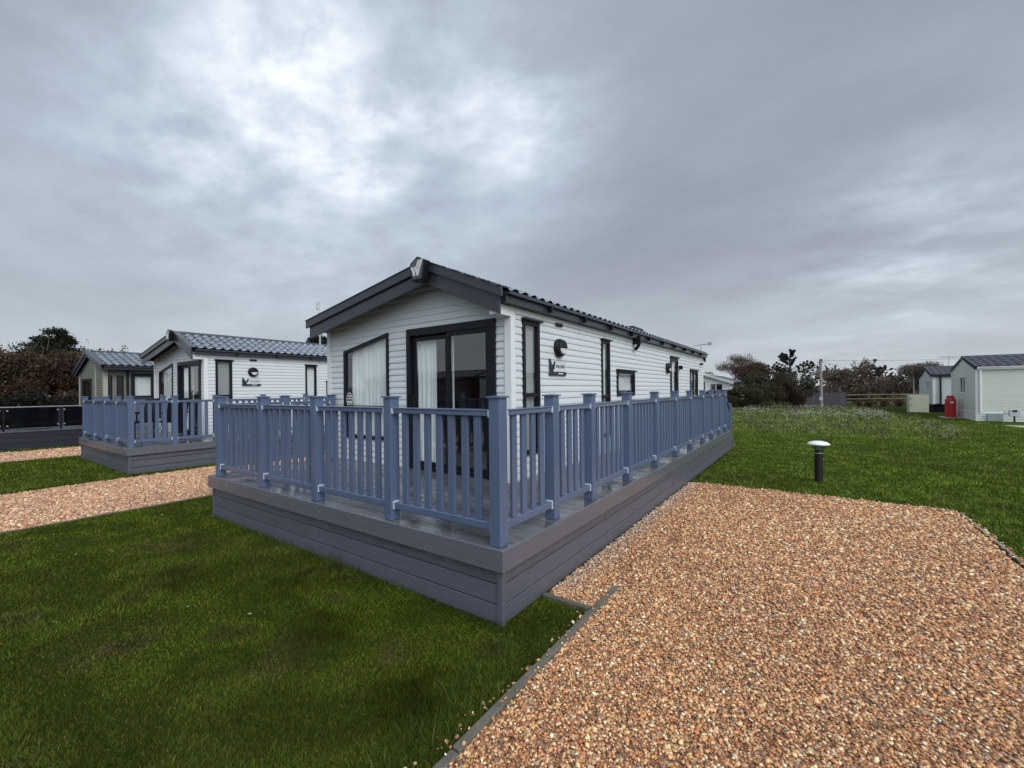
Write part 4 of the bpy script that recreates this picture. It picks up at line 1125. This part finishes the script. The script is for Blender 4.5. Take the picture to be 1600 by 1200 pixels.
tree('oak', (50., 5.6, 0), 1.9, .26, 4, .95, .85, 17000, .055, BROWN, 'large tawny autumn tree above the white chalet', 24, flat=.7)
tree('oak', (49., 3.0, 0), 1.6, .20, 4, 1.0, .7, 12000, .055, [(c[0]*1.5, c[1]*1.4, c[2]*1.3) for c in MAUVE], 'reddish-brown tree left of the dark pine', 25, flat=.65)
pn = empty('pine', (42., -.2, 0))
m = MB(); m.path([(0, 0, 0), (.05, 0, 3.), (0, 0, 4.85)], [.16, .10, .03], 7); cc, rr = [], []; rnd = random.Random(31)
for k in range(30):
    z = 2.4+2.3*(k/30); a = rnd.uniform(0, 6.28); L = (5.0-z)*.72+.12; up = .42*L
    e = Vector((L*math.cos(a), L*math.sin(a), z+up)); m.tube((0, 0, z), e, .028, .008, 4)
    for t in (.4, .6, .8, 1.): cc.append((e.x*t, e.y*t, z+up*t+.03)); rr.append(.10)
cc.append((0, 0, 4.85)); rr.append(.12)
m.build('trunk', BARK, pn); v, f, c = leafcloud(cc, rr, 9000, .055, DKG, 1.1, 6, .1); soup('crown', v, f, c, LEAF, pn)
tag(pn, 'dark pine with upswept branches standing above the bushes', 'tree')
tree('oak', (62., -4.9, 0), 1.35, .24, 4, 1.05, .55, 7000, .06, GREYB, 'open-crowned oak on the skyline right of the utility pole', 34, flat=.6)
tree('oak', (60., -10.4, 0), 1.45, .24, 4, 1.0, .85, 15000, .06, GREYB, 'dense brown oak on the skyline left of the small caravan', 35, flat=.7)
tree('sapling', (43.6, -6.05, 0), 1.5, .07, 3, .35, .28, 900, .06, GREYB, 'slender brown sapling in front of the timber fence', 36, flat=1.4)
shrub('shrub', (41.4, -4.7, 0), [(0, 0, .35, .40), (.5, -.8, .35, .42), (.9, -1.7, .3, .4), (1.6, -2.6, .35, .42)], 3600, .05, BROWN+RUST[:2], 'low brown brambles along the foot of the timber fence', 37)
shrub('shrub', (37.2, 5.6, 0), [(0, 0, .75, .75), (0, .9, .6, .6)], 3000, .06, OLIVE+DKG, 'small green bush in front of the white chalet', 38)
# weedy clumps through the rough strip
def weeds():
    r_ = np.random.default_rng(41); N = 420
    px = r_.uniform(15, 39, N); py = r_.uniform(-6.2, 4., N); ok = inside(px, py, FIELD); px, py = px[ok], py[ok]
    cc = [(x, y, r_.uniform(.04, .12)) for x, y in zip(px, py)]; rad = r_.uniform(.12, .34, len(cc))
    v, f, c = leafcloud(cc, rad, 26000, .035, [(.14, .17, .06), (.19, .20, .10), (.09, .12, .04), (.28, .28, .19), (.05, .08, .025)], .5, 42, .2)
    o = soup('weeds', v, f, c, LEAF); o['kind'] = 'stuff'
weeds()
def thicket():
    r_ = np.random.default_rng(52); cc = []; rad = []
    for k in range(120):
        y = r_.uniform(-26, 12); x = 64+r_.uniform(-3, 5)-abs(y+4)*.25; h = 1.5+.7*math.sin(y*.45)+.4*math.sin(y*1.3)
        cc.append((x, y, max(.5, h*r_.uniform(.25, 1.)))); rad.append(r_.uniform(.7, 1.3))
    v, f, c = leafcloud(cc, rad, 34000, .13, GREYB+BROWN[1:2]+MAUVE[:1]+OLIVE[3:], .85, 53, .15)
    o = soup('far_thicket', v, f, c, LEAF); o['kind'] = 'stuff'
thicket()
# far-off wood all round
def ring_wood():
    r_ = np.random.default_rng(77); cc = []; rad = []
    for k in range(760):
        a = r_.uniform(0, 2*np.pi); d = r_.uniform(72, 118)
        hgt = (2.0+1.3*math.sin(a*5+1)+r_.uniform(0, 2.2))*d/90
        cc.append((d*math.cos(a), d*math.sin(a), max(.8, hgt*r_.uniform(.2, 1)))); rad.append(r_.uniform(1.2, 2.6))
    v, f, c = leafcloud(cc, rad, 90000, .38, [(x*1.1, y*1.1, z*1.1) for x, y, z in GREYB+OLIVE+MAUVE[:2]], .8, 78, .2)
    o = soup('distant_wood', v, f, c, LEAF); o['kind'] = 'stuff'
ring_wood()

# ------------------------------------------------------------------ sky, sun, camera
W = bpy.data.worlds.new('World'); S.world = W; W.use_nodes = True
n = NT('', W.node_tree)
SE = R(40)
sky = n.a('ShaderNodeTexSky'); sky.sky_type = 'NISHITA'; sky.sun_disc = False; sky.sun_elevation = SE
sundir = Vector((-.34, -.94, 0)).normalized()
sky.sun_rotation = math.atan2(sundir.x, sundir.y)
tc = n.a('ShaderNodeTexCoord').outputs['Generated']
sep = n.a('ShaderNodeSeparateXYZ', {0: tc}); z = n.math('MAXIMUM', sep.outputs[2], 0.)
den = n.math('ADD', z, .22)
pl = n.a('ShaderNodeCombineXYZ', {0: n.math('DIVIDE', sep.outputs[0], den), 1: n.math('DIVIDE', sep.outputs[1], den), 2: 0.}).outputs[0]
rot = n.a('ShaderNodeMapping', {'Vector': pl, 'Rotation': (0, 0, R(35)), 'Scale': (1., .75, 1)}).outputs[0]
big = n.noise(rot, .9, 2, .5, .2); med = n.noise(rot, 2.3, 7, .52, .15); fine = n.noise(rot, 7., 7, .6, .1)
def lobe(d, p):
    d = Vector(d).normalized()
    dt = n.a('ShaderNodeVectorMath', {0: tc, 1: tuple(d)}, operation='DOT_PRODUCT').outputs['Value']
    return n.math('POWER', n.math('MAXIMUM', dt, 0.), p)
streak = n.a('ShaderNodeMapRange', {0: med, 1: .38, 2: .64, 3: .38, 4: 1.25}).outputs[0]
wisp = n.a('ShaderNodeMapRange', {0: fine, 1: .34, 2: .66, 3: .62, 4: 1.38}).outputs[0]
def addl(acc, d, p, a):
    t = n.math('MULTIPLY', lobe(d, p), a*.62)
    return t if acc is None else n.math('ADD', acc, t)
bright = None
for d, p_, a_ in (((.409, .718, .564), 70, .62), ((.40, .73, .55), 16, .26), ((.535, .68, .50), 160, .52), ((.29, .83, .47), 150, .34), ((.713, .447, .541), 120, .46),
                  ((.67, .52, .53), 60, .16), ((.60, .50, .62), 150, .20), ((.948, -.16, .262), 120, .34), ((.95, -.05, .14), 60, .16), ((.62, .76, .20), 90, .10), ((.33, .86, .40), 60, .10)):
    bright = addl(bright, d, p_, a_)
dark = None
for d, p_, a_ in (((.93, .06, .38), 18, .22), ((.84, -.10, .53), 14, .10), ((.10, .86, .50), 30, .10), ((.46, .52, .72), 40, .16), ((.64, .62, .45), 260, .10), ((.80, .42, .43), 60, .08)):
    dark = addl(dark, d, p_, a_*1.45)
bright = n.math('MULTIPLY', bright, n.math('MULTIPLY', streak, wisp))
v = n.math('MULTIPLY_ADD', big, .30, .31)
lowfade = n.a('ShaderNodeMapRange', {0: z, 1: .03, 2: .35, 3: .30, 4: 1.}).outputs[0]
v = n.math('ADD', v, n.math('MULTIPLY', n.math('MULTIPLY_ADD', med, .17, -.085), lowfade))
v = n.math('ADD', v, n.math('MULTIPLY', n.math('MULTIPLY_ADD', fine, .055, -.0275), lowfade))
v = n.math('ADD', v, bright)
v = n.math('MULTIPLY', v, n.math('SUBTRACT', 1., dark))
hz = n.math('POWER', n.math('SUBTRACT', 1., z), 8.)
v = n.math('ADD', v, n.math('MULTIPLY', hz, .14))
v = n.math('ADD', v, n.math('MULTIPLY', lobe((-.45, -.55, .70), 3), 1.25))  # added bright lobe in the unseen sky behind the camera, lifts ground light
v = n.math('MAXIMUM', v, .12)
col = n.ramp(v, [(.0, (.885, 1., 1.19)), (.34, (.89, 1., 1.185)), (.58, (.86, 1., 1.155)), (.95, (.94, 1., 1.08))])
col = n.mix(n.ramp(z, [(.0, (.9,)*3), (.38, (0, 0, 0))]), col, (.925, 1., 1.075))
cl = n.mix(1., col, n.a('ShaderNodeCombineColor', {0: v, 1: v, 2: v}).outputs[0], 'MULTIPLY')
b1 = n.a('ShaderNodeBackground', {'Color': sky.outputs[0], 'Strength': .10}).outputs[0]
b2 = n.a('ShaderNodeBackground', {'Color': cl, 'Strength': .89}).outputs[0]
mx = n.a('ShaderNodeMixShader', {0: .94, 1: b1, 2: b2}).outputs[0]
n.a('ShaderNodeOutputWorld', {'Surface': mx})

sl = bpy.data.lights.new('sun', 'SUN'); sl.energy = 1.3; sl.angle = R(28); sl.color = (1., .96, .90)
so = bpy.data.objects.new('sun', sl); C.objects.link(so)
to = Vector((sundir.x*math.cos(SE), sundir.y*math.cos(SE), math.sin(SE)))
so.rotation_euler = to.to_track_quat('Z', 'Y').to_euler()

cd = bpy.data.cameras.new('camera'); co = bpy.data.objects.new('camera', cd); C.objects.link(co)
cd.sensor_width = 36; cd.lens = 36*667/1600; cd.shift_y = 10/1600; cd.clip_end = 2000; cd.clip_start = .02
rl = math.atan(.0106)
F_ = Vector((math.cos(YAW), math.sin(YAW), 0)); R_ = Vector((math.sin(YAW), -math.cos(YAW), 0)); U_ = Vector((0, 0, 1))
rx = R_*math.cos(rl)-U_*math.sin(rl); uy = R_*math.sin(rl)+U_*math.cos(rl)
rx, uy = R_*math.cos(rl)-U_*(-math.sin(rl))*(-1), R_*math.sin(rl)+U_*math.cos(rl)
Mc = Matrix.Identity(4)
for i in range(3): Mc[i][0] = rx[i]; Mc[i][1] = uy[i]; Mc[i][2] = -F_[i]; Mc[i][3] = CAMP[i]
co.matrix_world = Mc
S.camera = co
S.view_settings.view_transform = 'Standard'; S.view_settings.look = 'None'; S.view_settings.gamma = 1; S.view_settings.exposure = .25
S.render.engine = 'CYCLES'
S.cycles.max_bounces = 8; S.cycles.transparent_max_bounces = 16
print('counts', n1, n2, n3, n4, g1, g2, g3, 'balusters', nb1, nb2)
